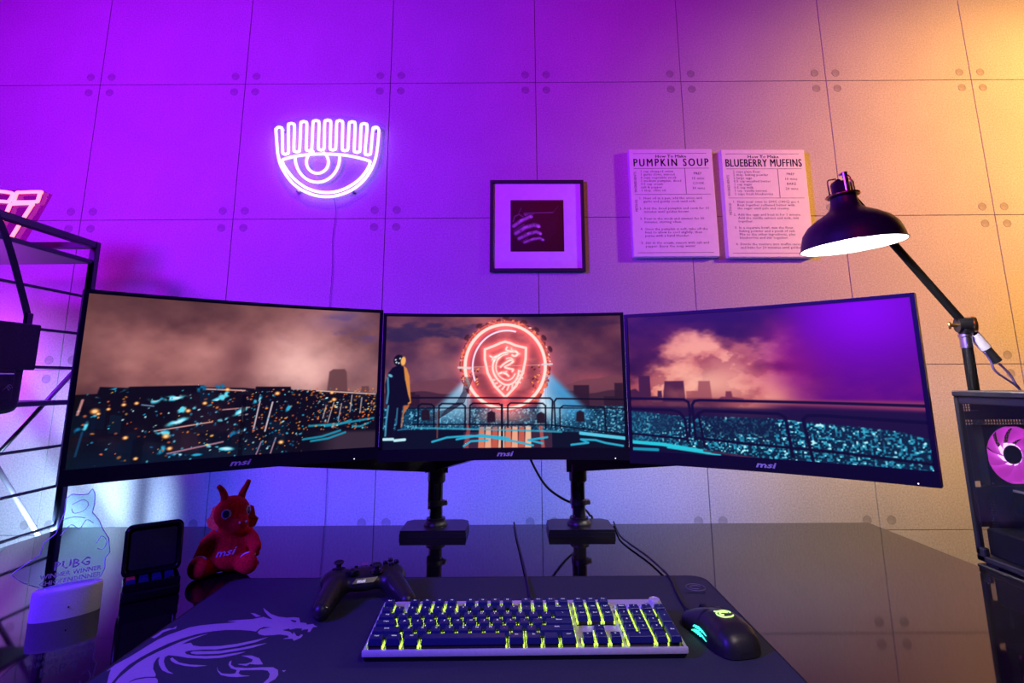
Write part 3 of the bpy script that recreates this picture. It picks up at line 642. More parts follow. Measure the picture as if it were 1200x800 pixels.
    P.line([(0.078, 0.50), (0.09, 0.60), (0.098, 0.645)], .012, D)
    P.ell(0.055, 0.34, .038, .044, 0, (14, 14, 26), 1, 0.15); P.ell(0.073, 0.345, .018, .034, 0.1, (250, 178, 92), 1, 0.25)
    for u, v in [(0.042, 0.335), (0.06, 0.325), (0.045, 0.355), (0.055, 0.36)]: P.ell(u, v, .006, .006, 0, (220, 240, 245), 0.9, 0.4)
    P.line([(0.012, 0.47), (0.016, 0.58), (0.012, 0.66)], .007, (70, 160, 200), 0.8); P.line([(0.018, 0.68), (0.012, 0.80), (0.010, 0.90)], .006, (80, 170, 210), 0.8); P.line([(0.055, 0.70), (0.052, 0.82)], .005, (60, 150, 190), 0.7)
    P.ell(0.022, 0.455, .018, .010, .5, (120, 200, 230), 0.9, 0.4)
    P.line([(0.004, 0.925), (0.04, 0.925)], .010, (190, 235, 245)); P.line([(0.048, 0.935), (0.088, 0.93)], .010, (190, 235, 245)); P.line([(0.06, 0.86), (0.10, 0.85)], .005, (40, 120, 170), 0.8)
    return P.c

def paint_right():
    P = Paint(GW, GH); U, V = P.U, P.V
    n = fbm(GW, GH, 5, 5, 133); n2 = fbm(GW, GH, 4, 3, 151)
    d = np.clip(0.22 + 1.0 * (n - 0.45) + 0.5 * np.clip(V - 0.1, 0, 1), 0, 1)
    P.c = ramp(d, [(0, (34, 14, 26)), (0.4, (78, 28, 40)), (0.7, (140, 60, 58)), (1, (196, 100, 84))])
    # rising lit smoke
    ridge = np.interp(U, [0, .12, .25, .33, .45, .55, .65, .8, 1], [.36, .30, .16, .08, .16, .28, .42, .54, .6])
    m = sstep(-0.04, 0.22, V - ridge + 0.55 * (n - 0.5))
    P.mix(m * (1 - sstep(0.58, 0.86, U)) * 0.95, (208, 106, 88))
    P.mix(m * sstep(0.40, 0.62, n) * (1 - sstep(0.5, 0.75, U)), (244, 160, 132))
    P.mix(0.7 * m * sstep(0.50, 0.60, fbm(GW, GH, 9, 8, 171)) * (1 - sstep(0.45, 0.7, U)), (150, 64, 60))
    P.mix(0.75 * np.exp(-(((U - 0.33) / 0.14) ** 2 + ((V - 0.50) / 0.10) ** 2)), (255, 190, 160))
    P.mix(0.6 * np.exp(-(((U - 0.47) / 0.16) ** 2 + ((V - 0.47) / 0.12) ** 2)) * sstep(0.4, 0.6, n), (240, 150, 128))
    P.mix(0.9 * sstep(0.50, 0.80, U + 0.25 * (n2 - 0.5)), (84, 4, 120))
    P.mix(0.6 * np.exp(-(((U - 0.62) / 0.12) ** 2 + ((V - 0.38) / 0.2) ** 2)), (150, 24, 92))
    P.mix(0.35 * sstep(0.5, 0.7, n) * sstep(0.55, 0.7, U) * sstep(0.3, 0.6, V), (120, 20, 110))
    P.mix(0.9 * np.exp(-(((U - 0.86) / 0.22) ** 2 + ((V - 0.06) / 0.34) ** 2)), (136, 0, 240))  # violet sky at upper right, with a lamp reflection painted in
    # towers in the haze
    for pts, c, k in [([(-.01, .64), (-.01, .56), (.02, .545), (.035, .565), (.036, .45), (.082, .45), (.084, .60), (.11, .60), (.112, .56), (.128, .56), (.13, .61)], (62, 26, 34), .95), ([(.13, .64), (.142, .49), (.218, .488), (.222, .64)], (72, 30, 34), .95), ([(.225, .64), (.226, .562), (.272, .56), (.277, .49), (.32, .49), (.326, .64)], (150, 74, 66), .8), ([(.33, .64), (.36, .60), (.375, .60), (.378, .562), (.398, .562), (.402, .60), (.44, .61), (.45, .64)], (110, 46, 50), .9)]:
        P.poly(pts, c, 1.4, k)
    P.mix(0.35 * sstep(0.5, 0.7, n) * np.exp(-(((U - 0.19) / .05) ** 2 + ((V - .58) / .05) ** 2)), (220, 120, 96))
    P.mix(sstep(0.60, 0.625, V) * (1 - sstep(0.30, 0.5, U)) * 0.8, (70, 28, 40))
    P.mix(sstep(0.60, 0.63, V) * sstep(0.30, 0.5, U) * 0.7, (160, 74, 72))
    P.mix(sstep(0.625, 0.665, V - 0.025 * np.clip(U - .5, 0, 1) * 2) * sstep(0.45, 0.62, U) * 0.9, (44, 12, 52))
    P.mix(sstep(0.66, 0.69, V) * 0.85, (22, 14, 40))
    # glittering gravel
    top = np.interp(U, [0, .2, .52, .67, .92, 1], [.705, .735, .735, .752, .785, .82])
    fld = sstep(0, 0.012, V - top)
    g = vnoise(GW, GH, 170, 96, 21); h = vnoise(GW, GH, 130, 80, 22); low = fbm(GW, GH, 8, 5, 44)
    P.mix(fld, (8, 34, 52)); P.mix(fld * sstep(0.42, 0.72, g), (28, 118, 150)); P.mix(fld * sstep(0.58, 0.85, g * 0.65 + h * 0.4), (60, 180, 205)); P.mix(fld * sstep(0.74, 0.9, g * h * 1.35), (190, 245, 250))
    P.mix(fld * 0.75 * sstep(0.52, 0.72, low), (8, 26, 46)); P.mix(fld * 0.5 * (1 - sstep(0.0, 0.3, U)), (20, 74, 104))
    # deck strips of light bottom left
    dk = sstep(0, 0.01, V - (0.925 + 0.14 * U))
    P.mix(dk * (U < 0.62), (12, 14, 34))
    P.line([(-.01, 0.935), (0.12, 0.945), (0.30, 0.985)], .012, (36, 200, 220)); P.line([(-.01, 0.985), (0.10, 0.985)], .010, (20, 150, 180)); P.line([(0.14, 0.965), (0.34, 1.0)], .006, (40, 190, 210)); P.line([(0.28, 0.975), (0.5, 1.01)], .006, (70, 40, 56))
    K = (10, 8, 24)
    P.line([(-.01, .617), (.215, .622), (.232, .64), (.236, .70), (.228, .88)], .009, K); P.line([(.252, .90), (.246, .66), (.256, .632), (.275, .625), (.70, .632), (1.01, .640)], .009, K)
    P.line([(-.01, .695), (.17, .70), (.196, .715), (.214, .76), (.221, .92)], .009, K); P.line([(.25, .76), (.268, .72), (.29, .70), (.56, .708), (.582, .73), (.595, .98)], .010, K); P.line([(.66, 1.01), (.64, .74), (.655, .715), (.70, .712), (1.01, .735)], .010, K); P.line([(.268, .72), (.285, .95)], .008, K)
    P.line([(-.01, .875), (.22, .90)], .008, K); P.line([(.25, .89), (.455, .915), (.75, .935), (1.01, .965)], .009, K)
    return P.c

# ================================================================== monitors
MX = [(-0.73368, 0.91958), (-0.29128, 1.22461), (0.25398, 1.23572), (0.70028, 0.93629)]
MT, MBOT = 1.26581, 0.94203
SAG = 0.0243
M_SCREEN = attr_mat('lit_display', 0.34, True, 0.5)
M_BEZEL = mat('bezel_plastic', (0.010, 0.010, 0.013), 0.38, noise=0.1, nscale=200)
M_LOGO = mat('grey_logo', (0.60, 0.58, 0.60), 0.4, noise=0.05)
M_LED = mat('white_led', (0.8, 0.8, 0.8), 0.4, emit=(1, 0.95, 0.85), estr=2.0)
def monitor(s, dz, img, label, slabel):
    A = Vector((*MX[s], 0)); B = Vector((*MX[s + 1], 0))
    d = B - A; L = d.length - 0.0006; mid = (A + B) / 2; d.normalize(); n = Vector((-d.y, d.x, 0))
    zt, zb = MT + dz, MBOT + dz
    root = thing('curved_monitor', label, 'monitor', (mid.x, mid.y, zb), group='three curved monitors in a row')
    def pt(t, z, dep):           # t metres along chord from the middle, dep metres behind the front face
        q = 2 * t / L
        sl = -SAG * 4 * q / L
        nn = (n - d * sl).normalized()
        p = d * t + n * (SAG * (1 - q * q)) + nn * dep
        return (p.x, p.y, z - zb)
    def slab(t0, t1, z0, z1, d0, d1, N=28):
        mb = MB(); v = []; f = []
        for i in range(N + 1):
            t = t0 + (t1 - t0) * i / N
            v += [pt(t, z0, d0), pt(t, z0, d1), pt(t, z1, d1), pt(t, z1, d0)]
        for i in range(N):
            a, b = 4 * i, 4 * i + 4
            for k in range(4):
                l = (k + 1) % 4
                f.append((a + k, a + l, b + l, b + k))
        f.append((0, 3, 2, 1)); f.append((4 * N, 4 * N + 1, 4 * N + 2, 4 * N + 3))
        return mb.add(v, f)
    H2 = L / 2
    slab(-H2, H2, zb, zt, 0.004, 0.020).build('housing', M_BLACK, root, 30)
    slab(-H2 + 0.05, H2 - 0.05, zb + 0.05, zt - 0.03, 0.020, 0.034).build('back_cover', M_BLACKM, root, 30)
    fr = slab(-H2, H2, zt - 0.007, zt, 0.0, 0.004)
    for mbx in (slab(-H2, -H2 + 0.007, zb + 0.026, zt - 0.007, 0, 0.004, 2), slab(H2 - 0.007, H2, zb + 0.026, zt - 0.007, 0, 0.004, 2)):
        fr.add(mbx.v, mbx.f)
    fr.build('bezel', M_BEZEL, root, 30)
    ch = slab(-H2, H2, zb, zb + 0.0255, -0.003, 0.004).build('bottom_bezel', M_BEZEL, root, 30)
    # logo on the lower rim
    lg = MB()
    tx = text_geo('msi', 'CENTER', 0.03, 0.25)
    lg.add([pt(p[0] * 0.0255, zb + 0.0085 + p[1] * 0.0150, -0.0034) for p in tx[0]], tx[1])
    lg.build('logo', M_LOGO, ch)
    MB().ball(pt(H2 - 0.03 if s != 0 else H2 - 0.05, zb + 0.004, -0.003), 0.0011, seg=8, rings=6).build('power_light', M_LED, ch)
    # picture surface
    u = np.linspace(-H2 + 0.007, H2 - 0.007, GW); zz = np.linspace(zt - 0.007, zb + 0.0255, GH)
    q = 2 * u / L
    px = d.x * u + n.x * SAG * (1 - q * q); py = d.y * u + n.y * SAG * (1 - q * q)
    co = np.empty((GH, GW, 3), np.float32)
    co[..., 0] = (px + n.x * 0.0025)[None]; co[..., 1] = (py + n.y * 0.0025)[None]; co[..., 2] = (zz - zb)[:, None]
    idx = np.arange(GH * GW).reshape(GH, GW)
    faces = np.stack([idx[1:, :-1], idx[1:, 1:], idx[:-1, 1:], idx[:-1, :-1]], -1).reshape(-1, 4)
    me = bpy.data.meshes.new('screen')
    me.vertices.add(GH * GW); me.vertices.foreach_set('co', co.ravel())
    me.loops.add(faces.size); me.loops.foreach_set('vertex_index', faces.ravel().astype(np.int32))
    me.polygons.add(len(faces)); me.polygons.foreach_set('loop_start', np.arange(0, faces.size, 4, dtype=np.int32))
    me.update(calc_edges=True); me.validate()
    at = me.attributes.new('picture', 'FLOAT_COLOR', 'POINT')
    rgba = np.ones((GH * GW, 4), np.float32); rgba[:, :3] = to_linear(img).reshape(-1, 3)
    at.data.foreach_set('color', rgba.ravel())
    me.polygons.foreach_set('use_smooth', [True] * len(me.polygons))
    me.materials.append(M_SCREEN)
    sc = link('screen', me, root); sc['label'] = slabel
    return root
monitor(0, 0.006, paint_left(), 'curved monitor showing a dark city of cyan and orange lights under smoke', 'lit screen with city lights')
monitor(1, -0.001, paint_center(), 'curved monitor showing a glowing red dragon shield ring and a standing figure', 'lit screen with red neon ring')
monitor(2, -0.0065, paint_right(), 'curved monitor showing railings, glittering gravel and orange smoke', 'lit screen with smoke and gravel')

# ================================================================== monitor stands
def stand(px, py, side, label):
    root = thing('monitor_stand', label, 'monitor stand', (px, py, DESK), group='two pole stands behind the monitors')
    # base plate with clipped corners, folded rim
    w, dp, c = 0.081, 0.056, 0.016
    poly = [(-w, -dp), (w, -dp), (w, dp - c), (w - c, dp), (-w + c, dp), (-w, dp - c)]
    mb = MB().prism(poly, 0.0, 0.010).prism([(a * 0.985, b * 0.975) for a, b in poly], 0.010, 0.0165)
    mb.build('base_plate', M_METAL, root)
    MB().lathe([(0.030, 0.0165), (0.030, 0.020), (0.026, 0.027), (0.0235, 0.029), (0.0235, 0.034)], 24, cap1=True).build('foot_collar', M_METAL, root, 40)
    MB().lathe([(0.0165, 0.017), (0.0165, 0.155)], 24, cap1=True).build('pole', M_BLACKG, root, 40)
    MB().lathe([(0.0165, 0.062), (0.0215, 0.064), (0.0215, 0.075), (0.0165, 0.077)], 24).build('height_collar', M_METAL, root, 40)
    MB().box((0.024, 0, 0.0695), (0.010, 0.012, 0.012), 0.002).build('clamp_screw', M_STEEL, root)
    MB().box((-0.0178 * 1, -0.004, 0.10), (0.004, 0.014, 0.09), 0.001).build('pole_strip', mat('violet_strip', (0.5, 0.1, 0.35), 0.25, noise=0.1), root)  # thin violet strip along the left side of the pole
    MB().lathe([(0.019, 0.118), (0.0225, 0.122), (0.0225, 0.162), (0.019, 0.168)], 24, cap1=True, cap0=True).build('swivel', M_METAL, root, 40)
    return root
stand_l = stand(-0.196, 1.463, -1, 'black pole stand with arms holding the city screen and the ring screen')
stand_r = stand(0.166, 1.463, 1, 'black pole stand with an arm holding the smoke and gravel screen')
def arm(root, target, n, zt):
    """flat arm from the pole to a mounting plate on the back of a screen"""
    b = root.location
    t = Vector(target) - b; t.z = 0
    u = t.normalized(); w = Vector((-u.y, u.x, 0))
    z0, z1 = 0.160, 0.196
    L = t.length
    def P(a, s, z): return tuple(u * a + w * s + Vector((0, 0, z)))
    mb = MB()
    v = [P(-0.02, -0.022, z0 - 0.018), P(L, -0.018, z0 + 0.050), P(L, 0.018, z0 + 0.050), P(-0.02, 0.022, z0 - 0.018), P(-0.02, -0.022, z1), P(L, -0.018, z1 + 0.046), P(L, 0.018, z1 + 0.046), P(-0.02, 0.022, z1)]
    mb.add(v, [(3, 2, 1, 0), (4, 5, 6, 7), (0, 1, 5, 4), (1, 2, 6, 5), (2, 3, 7, 6), (3, 0, 4, 7)])
    mb.build('arm', M_METAL, root)
    r = MB().tube([P(L, 0, z0 + 0.052), P(L, 0, zt - b.z + 0.016)], 0.016, 16); r.build('riser', M_METAL, root, 40)
    nn = Vector(n).normalized()
    e = Vector(P(L, 0, zt - b.z))
    M = Matrix.Translation(e) @ Vector(nn).to_track_quat('Z', 'Y').to_matrix().to_4x4()
    MB().tube([e, e - nn * 0.035], 0.013, 14).build('tilt_joint', M_METAL, root, 40)
    MB().box((0, 0, -0.038), (0.11, 0.11, 0.006), 0.002, M).build('mount_plate', M_METAL, root)
def back_of(s, off):
    A = Vector((*MX[s], 0)); B = Vector((*MX[s + 1], 0)); d = (B - A).normalized(); n = Vector((-d.y, d.x, 0))
    return (A + B) / 2 + n * (SAG + 0.034 + 0.0415 + off), n
for root, s in ((stand_l, 0), (stand_l, 1), (stand_r, 2)):
    q, n = back_of(s, 0.0)
    arm(root, (q.x, q.y, 0), n, 1.10)

# ================================================================== desk mat
PADZ = DESK + 0.003
M_PAD = mat('black_cloth', (0.034, 0.040, 0.058), 0.85, noise=0.25, nscale=900, bump=0.3, bscale=1500)
M_PRINT = mat('grey_print', (0.50, 0.38, 0.48), 0.8, noise=0.08, nscale=500)
pad = thing('desk_mat', 'large black cloth desk mat with a grey dragon print under the keyboard', 'desk mat', (-0.0873, 0.93, DESK))
def rrect(x0, x1, y0, y1, r, n=6):
    out = []
    for cx, cy, a in ((x1 - r, y1 - r, 0), (x0 + r, y1 - r, PI / 2), (x0 + r, y0 + r, PI), (x1 - r, y0 + r, 1.5 * PI)):
        out += [(cx + r * math.cos(a + PI / 2 * k / n), cy + r * math.sin(a + PI / 2 * k / n)) for k in range(n + 1)]
    return out
MB().prism(rrect(-0.4505, 0.4505, -0.2, 0.2, 0.03), 0, 0.003).build('cloth', M_PAD, pad)
ed = rrect(-0.4490, 0.4490, -0.1985, 0.1985, 0.029)
MB().tube([(x, y, 0.0028) for x, y in ed], 0.0011, 6, closed=True).build('stitched_edge', M_BLACKM, pad, True)
cx, cy = pad.location.x, pad.location.y
pr = MB()
for k, poly in DRAGON.items():
    if k != 'eye':
        pr.prism([(a - cx, max(b - cy, -0.196)) for a, b in poly], 0.0030, 0.0033)
dp = pr.build('dragon_print', M_PRINT, pad); dp['label'] = 'grey winged dragon print'
MB().prism([(a - cx, b - cy) for a, b in DRAGON['eye']], 0.0033, 0.0036).build('dragon_eye', M_PAD, dp)
lg = MB().tube([(0.4159 + 0.017 * math.cos(a), 0.1397 + 0.017 * math.sin(a), 0.0031) for a in np.linspace(0, 2 * PI, 25)[:-1]], 0.0008, 4, closed=True)
lg.tube([(0.4159 + 0.010 * math.cos(a), 0.1397 + 0.008 * math.sin(a), 0.0031) for a in np.linspace(0.4, 5.0, 14)], 0.0010, 4)
add_text(lg, 'GAMING', TR(0.3887, 0.110, 0.0032), 0.009, bold=0.02, width=0.036)
lg.build('corner_print', mat('faint_print', (0.16, 0.15, 0.16), 0.8), pad)

# ================================================================== keyboard
M_CAP = mat('keycap_plastic', (0.014, 0.018, 0.110), 0.34, noise=0.1, nscale=300)  # black plastic; blue light on the key tops is mixed into its colour
M_LEG = mat('keycap_legend', (0.7, 0.7, 0.75), 0.5, emit=(0.75, 0.72, 0.9), estr=0.5)
M_GLOW = mat('key_backlight', (0.3, 0.4, 0.1), 0.4, emit=(0.48, 0.72, 0.07), estr=1.5)
nt = M_GLOW.node_tree
_n = nt.nodes.new('ShaderNodeTexNoise'); _n.inputs['Scale'].default_value = 260; _n.inputs['Detail'].default_value = 2
_tc2 = nt.nodes.new('ShaderNodeTexCoord'); nt.links.new(_tc2.outputs['Object'], _n.inputs['Vector'])
_r = nt.nodes.new('ShaderNodeMapRange'); _r.inputs[1].default_value = 0.35; _r.inputs[2].default_value = 0.65; _r.inputs[3].default_value = 0.25; _r.inputs[4].default_value = 2.8
nt.links.new(_n.outputs['Fac'], _r.inputs[0]); nt.links.new(_r.outputs[0], nt.nodes['Principled BSDF'].inputs['Emission Strength'])
KX, KY, KYAW = 0.0151, 0.8083, 0.0107
kb = thing('keyboard', 'full size mechanical keyboard with silver frame and green lit black keys', 'keyboard', (KX, KY, PADZ), (0, 0, KYAW))
TILT = math.radians(4.6)
KD, KW = 0.137, 0.438
KM = TR(0, 0, 0.0145) @ RX(TILT)                    # frame of the top plate: y runs back, z off the plate
cs = MB()
hb = KD * math.tan(TILT)
x = KW / 2
cs.add([(-x + .004, .004, 0), (x - .004, .004, 0), (x - .004, KD, 0), (-x + .004, KD, 0), (-x + .001, 0, .008), (x - .001, 0, .008), (x - .001, KD, .010 + hb), (-x + .001, KD, .010 + hb)], [(3, 2, 1, 0), (4, 5, 6, 7), (0, 1, 5, 4), (1, 2, 6, 5), (2, 3, 7, 6), (3, 0, 4, 7)])
cs.build('case', M_BLACK, kb)
fr = MB()
fr.box((0, KD / 2, -0.003), (KW, KD, 0.007), 0.0015, KM)
fr.build('top_plate', M_ALU, kb)
MB().box((0, -0.0002, 0.0120), (KW, 0.005, 0.0085), 0.0018, seg=2).build('front_lip', M_ALU, kb, 40)
dk = MB()                                           # dark recess under each key block
u = 0.01905
XL = -22.5 * u / 2
def rowy(r): return 0.0095 + u * (5 - r) + (0.004 if r == 0 else 0)
for a, b, r0, r1 in ((0, 1, 0, 0), (2, 6, 0, 0), (6.5, 10.5, 0, 0), (11, 15, 0, 0), (15.25, 18.25, 0, 0), (0, 15, 1, 5), (15.25, 18.25, 1, 2), (16.25, 17.25, 4, 4), (15.25, 18.25, 5, 5), (18.5, 22.5, 1, 5)):
    ya, yb = rowy(r1) - 0.0088, rowy(r0) + 0.0088
    dk.box((XL + (a + b) / 2 * u, (ya + yb) / 2, 0.0007), ((b - a) * u - 0.001, yb - ya, 0.0006), M=KM)
dk.build('key_bed', mat('key_bed', (0.02, 0.025, 0.015), 0.35, noise=0.2, nscale=300), kb)
_kc = {}
def key_mesh(w, h):
    k = (w, h)
    if k not in _kc:
        W, Hh = w * u, h * u
        cap = MB().frustum((0, 0, 0.0052), (W - 0.0034, Hh - 0.0030), (W - 0.0066, Hh - 0.0068), 0.0078, (0, 0.0008))
        cap = evaluated(cap.mesh('keycap', M_CAP), [('BEVEL', dict(width=0.0007, segments=2, limit_method='NONE'))])
        cap.name = 'keycap'
        sw = MB()
        n = 1
        for q in range(n):
            o = (q - (n - 1) / 2) * W / n if n > 1 else 0
            sw.box((o, 0, 0.0028), (W - 0.0060, 0.0150, 0.0054), mi=0)
            for sx in (-1, 1):
                sw.box((o + sx * (W / 2 - 0.0019), -0.001, 0.0032), (0.0022, 0.0115, 0.0060), mi=1)
        if h > 1.5: pass
        _kc[k] = (cap, sw.mesh('switch', [M_BLACKG, M_GLOW]))
    return _kc[k]
def key(x0, r, w=1.0, lab='', h=1.0):
    cap, sw = key_mesh(w, h)
    cxk = XL + (x0 + w / 2) * u
    cyk = rowy(r) - (h - 1) * u / 2
    L4 = KM @ TR(cxk, cyk, 0.0005)
    o = link('keycap', cap, kb); o.matrix_local = L4
    s_ = link('switch', sw, o)
    if lab:
        if lab not in _lg:
            _lg[lab] = add_text(MB(), lab, TR(0, 0.0012, 0.01305), 0.0052 if len(lab) < 2 else 0.0040, 'CENTER', bold=0.03).mesh('legend', M_LEG)
        link('legend', _lg[lab], o)
_lg = {}
key(0, 0, 1, 'Esc')
for k in range(12): key(2 + k + (0.5 if k > 3 else 0) + (0.5 if k > 7 else 0), 0, 1, 'F%d' % (k + 1))
for k, t in enumerate(('Prt', 'Scr', 'Pse')): key(15.25 + k, 0, 1, t)
for k, t in enumerate('`1234567890-='): key(k, 1, 1, t)
key(13, 1, 2, 'Back')
for k, t in enumerate(('Ins', 'Hm', 'PgU')): key(15.25 + k, 1, 1, t)
for k, t in enumerate(('Num', '/', '*', '-')): key(18.5 + k, 1, 1, t)
key(0, 2, 1.5, 'Tab')
for k, t in enumerate('QWERTYUIOP[]'): key(1.5 + k, 2, 1, t)
key(13.5, 2, 1.5, '\\')
for k, t in enumerate(('Del', 'End', 'PgD')): key(15.25 + k, 2, 1, t)
for k, t in enumerate('789'): key(18.5 + k, 2, 1, t)
key(21.5, 2, 1, '+', 2)
key(0, 3, 1.75, 'Caps')
for k, t in enumerate("ASDFGHJKL;'"): key(1.75 + k, 3, 1, t)
key(12.75, 3, 2.25, 'Enter')
for k, t in enumerate('456'): key(18.5 + k, 3, 1, t)
key(0, 4, 2.25, 'Shift')
for k, t in enumerate('ZXCVBNM,./'): key(2.25 + k, 4, 1, t)
key(12.25, 4, 2.75, 'Shift'); key(16.25, 4, 1, '^')
for k, t in enumerate('123'): key(18.5 + k, 4, 1, t)
key(21.5, 4, 1, 'Ent', 2)
for k, t in enumerate(('Ctrl', 'Win', 'Alt')): key(1.25 * k, 5, 1.25, t)
key(3.75, 5, 6.25)
for k, t in enumerate(('Alt', 'Fn', '', 'Ctrl')): key(10 + 1.25 * k, 5, 1.25, t)
for k, t in enumerate('<v>'): key(15.25 + k, 5, 1, t)
key(18.5, 5, 2, '0'); key(20.5, 5, 1, '.')
MB().lathe([(0.0085, 0), (0.0085, 0.012), (0.0078, 0.0132), (0.0066, 0.0136), (0.006, 0.0128), (0.0, 0.0126)], 28, KM @ TR(XL + 21.9 * u, rowy(0) - 0.001, 0.0005)).build('volume_knob', M_ALU, kb, 40)
for k in range(3):
    MB().lathe([(0.0052, 0), (0.0052, 0.004), (0.0045, 0.005), (0, 0.005)], 18, KM @ TR(XL + (18.9 + k) * u, rowy(0) - 0.001, 0.0005)).build('media_button', M_ALU, kb, 40)
cable = smoothpath([(0.018, KD - 0.004, 0.012), (0.016, KD + 0.06, 0.006), (0.012, KD + 0.18, 0.0024), (0.004, KD + 0.35, 0.0024), (-0.002, KD + 0.47, 0.0024), (-0.006, KD + 0.582, 0.0024)], 6)
MB().tube([tuple(p) for p in cable], 0.0022, 8).build('cable', M_BLACKM, kb, True)

# ================================================================== mouse
mroot_front, mroot_rear = Vector((0.303, 0.948)), Vector((0.2895, 0.779))
M_MOUSE = mat('soft_black', (0.022, 0.021, 0.022), 0.40, noise=0.12, nscale=500)
M_TEAL = mat('teal_light', (0.1, 0.6, 0.5), 0.4, emit=(0.05, 0.95, 0.62), estr=1.5)
M_LIME = mat('lime_light', (0.5, 0.7, 0.2), 0.4, emit=(0.55, 0.95, 0.22), estr=1.3)
MYAW = 0.21
mouse = thing('mouse', 'black gaming mouse with green lit emblem and side fins beside the keyboard', 'mouse', (0.2975, 0.868, PADZ), (0, 0, MYAW))
ST = [(-0.062, .010, .012, .010), (-0.060, .020, .022, .020), (-0.052, .027, .030, .029), (-0.038, .031, .034, .0365), (-0.020, .0315, .034, .040), (0.0, .029, .0325, .0395), (0.020, .0285, .032, .035), (0.038, .030, .0325, .0285), (0.052, .0310, .0315, .0225), (0.060, .029, .0290, .0185), (0.0635, .024, .024, .0150)]
def mouse_pt(i, a, k=1.0, dz=0.0):
    y, wl, wr, h = ST[i] if isinstance(i, int) else i
    c, s_ = math.cos(a), math.sin(a)
    w = wl if c < 0 else wr
    ex = 0.72
    sq = lambda q: math.copysign(abs(q) ** ex, q)
    pinch = 1 - 0.10 * math.sin(min(max(a / PI, 0), 1) * PI) * 0
    return (w * sq(c) * k * pinch, y, 0.0015 + (h - 0.0015) * (sq(s_) if s_ > 0 else 0) * k + dz)
def mouse_st(y):
    for a, b in zip(ST[:-1], ST[1:]):
        if a[0] <= y <= b[0]:
            t = (y - a[0]) / (b[0] - a[0]); return tuple(p + (q - p) * t for p, q in zip(a, b))
    return ST[-1]
NA = 24
def mouse_shell(y0, y1, a0, a1, k=1.0, ny=20, na=NA, thick=None, dz=0.0):
    v = []; f = []
    for i in range(ny + 1):
        s_ = mouse_st(y0 + (y1 - y0) * i / ny)
        for j in range(na + 1):
            v.append(mouse_pt(s_, a0 + (a1 - a0) * j / na, k, dz))
    for i in range(ny):
        for j in range(na):
            a = i * (na + 1) + j
            f.append((a, a + 1, a + na + 2, a + na + 1))
    return v, f
bd = MB(); v, f = mouse_shell(-0.062, 0.0635, 0, PI, ny=40)
n0 = len(v)
f.append(tuple(range(NA + 1))); f.append(tuple(range(n0 - NA - 1, n0))[::-1])
f.append(tuple([i * (NA + 1) for i in range(41)] + [i * (NA + 1) + NA for i in range(40, -1, -1)]))
bd.add(v, f).build('shell', M_MOUSE, mouse, 50)
for nm, a0, a1 in (('left_button', PI * 0.53, PI * 0.93), ('right_button', PI * 0.10, PI * 0.47)):
    v, f = mouse_shell(0.012, 0.0625, a0, a1, 1.012, 10, 12, dz=0.0004)
    MB().add(v, f).build(nm, M_MOUSE, mouse, True)
MB().lathe([(0.0, -0.0035), (0.009, -0.0035), (0.0105, -0.002), (0.0105, 0.002), (0.009, 0.0035), (0.0, 0.0035)], 24, TR(0, 0.040, 0.0225) @ RY(PI / 2)).build('scroll_wheel', M_BLACKM, mouse, 40)
def mouse_surf(y, a, e=0.0006): 
    p_ = Vector(mouse_pt(mouse_st(y), a)); return p_ + Vector((math.cos(a), 0, math.sin(a))) * e
fin = MB()
for k in range(5):                                  # fan of glowing scales on the thumb side
    y0 = 0.016 - 0.0055 * k
    for q in range(2):
        a0 = PI * (0.985 - 0.045 * q); 
        pts = [mouse_surf(y0 + 0.010 - 0.004 * q, a0), mouse_surf(y0 + 0.003, a0 - 0.05), mouse_surf(y0 - 0.010, a0 + 0.0 - 0.10 + 0.02 * k)]
        fin.tube(pts, [0.0009, 0.0013, 0.0006], 6)
fin.build('side_fins', M_TEAL, mouse, True)['label'] = 'glowing teal scale fins'
em = MB()
ring = [mouse_surf(-0.016 + 0.0095 * math.sin(t), PI / 2 - 0.24 * math.cos(t), 0.0004) for t in np.linspace(0.3, 5.6, 20)]
em.tube(ring, 0.0011, 6)
em.tube([mouse_surf(-0.016 + 0.005 * math.sin(t), PI / 2 + 0.12 * math.cos(t), 0.0004) for t in np.linspace(-1.2, 2.6, 10)], 0.0010, 6)
em.tube([mouse_surf(-0.004, PI / 2 + 0.20, 0.0004), mouse_surf(-0.009, PI / 2 + 0.06, 0.0004), mouse_surf(-0.013, PI / 2 - 0.06, .0004)], 0.0010, 6)
em.build('emblem', M_LIME, mouse, True)['label'] = 'glowing green round emblem'
inv = (TR(*mouse.location) @ RZ(MYAW)).inverted()
cw = [(0.2850, 0.925, 0.752), (0.281, 0.945, 0.751), (0.2815, 0.985, 0.7462), (0.287, 1.05, 0.7456), (0.294, 1.10, 0.7456), (0.293, 1.15, 0.7456), (0.284, 1.2336, 0.7456), (0.265, 1.33, 0.7456), (0.256, 1.39, 0.7456), (0.258, 1.45, 0.7456), (0.262, 1.50, 0.7456), (0.264, 1.527, 0.7456)]
MB().tube([tuple(inv @ p_) for p_ in smoothpath(cw, 6)], 0.0021, 8).build('cable', M_BLACKM, mouse, True)

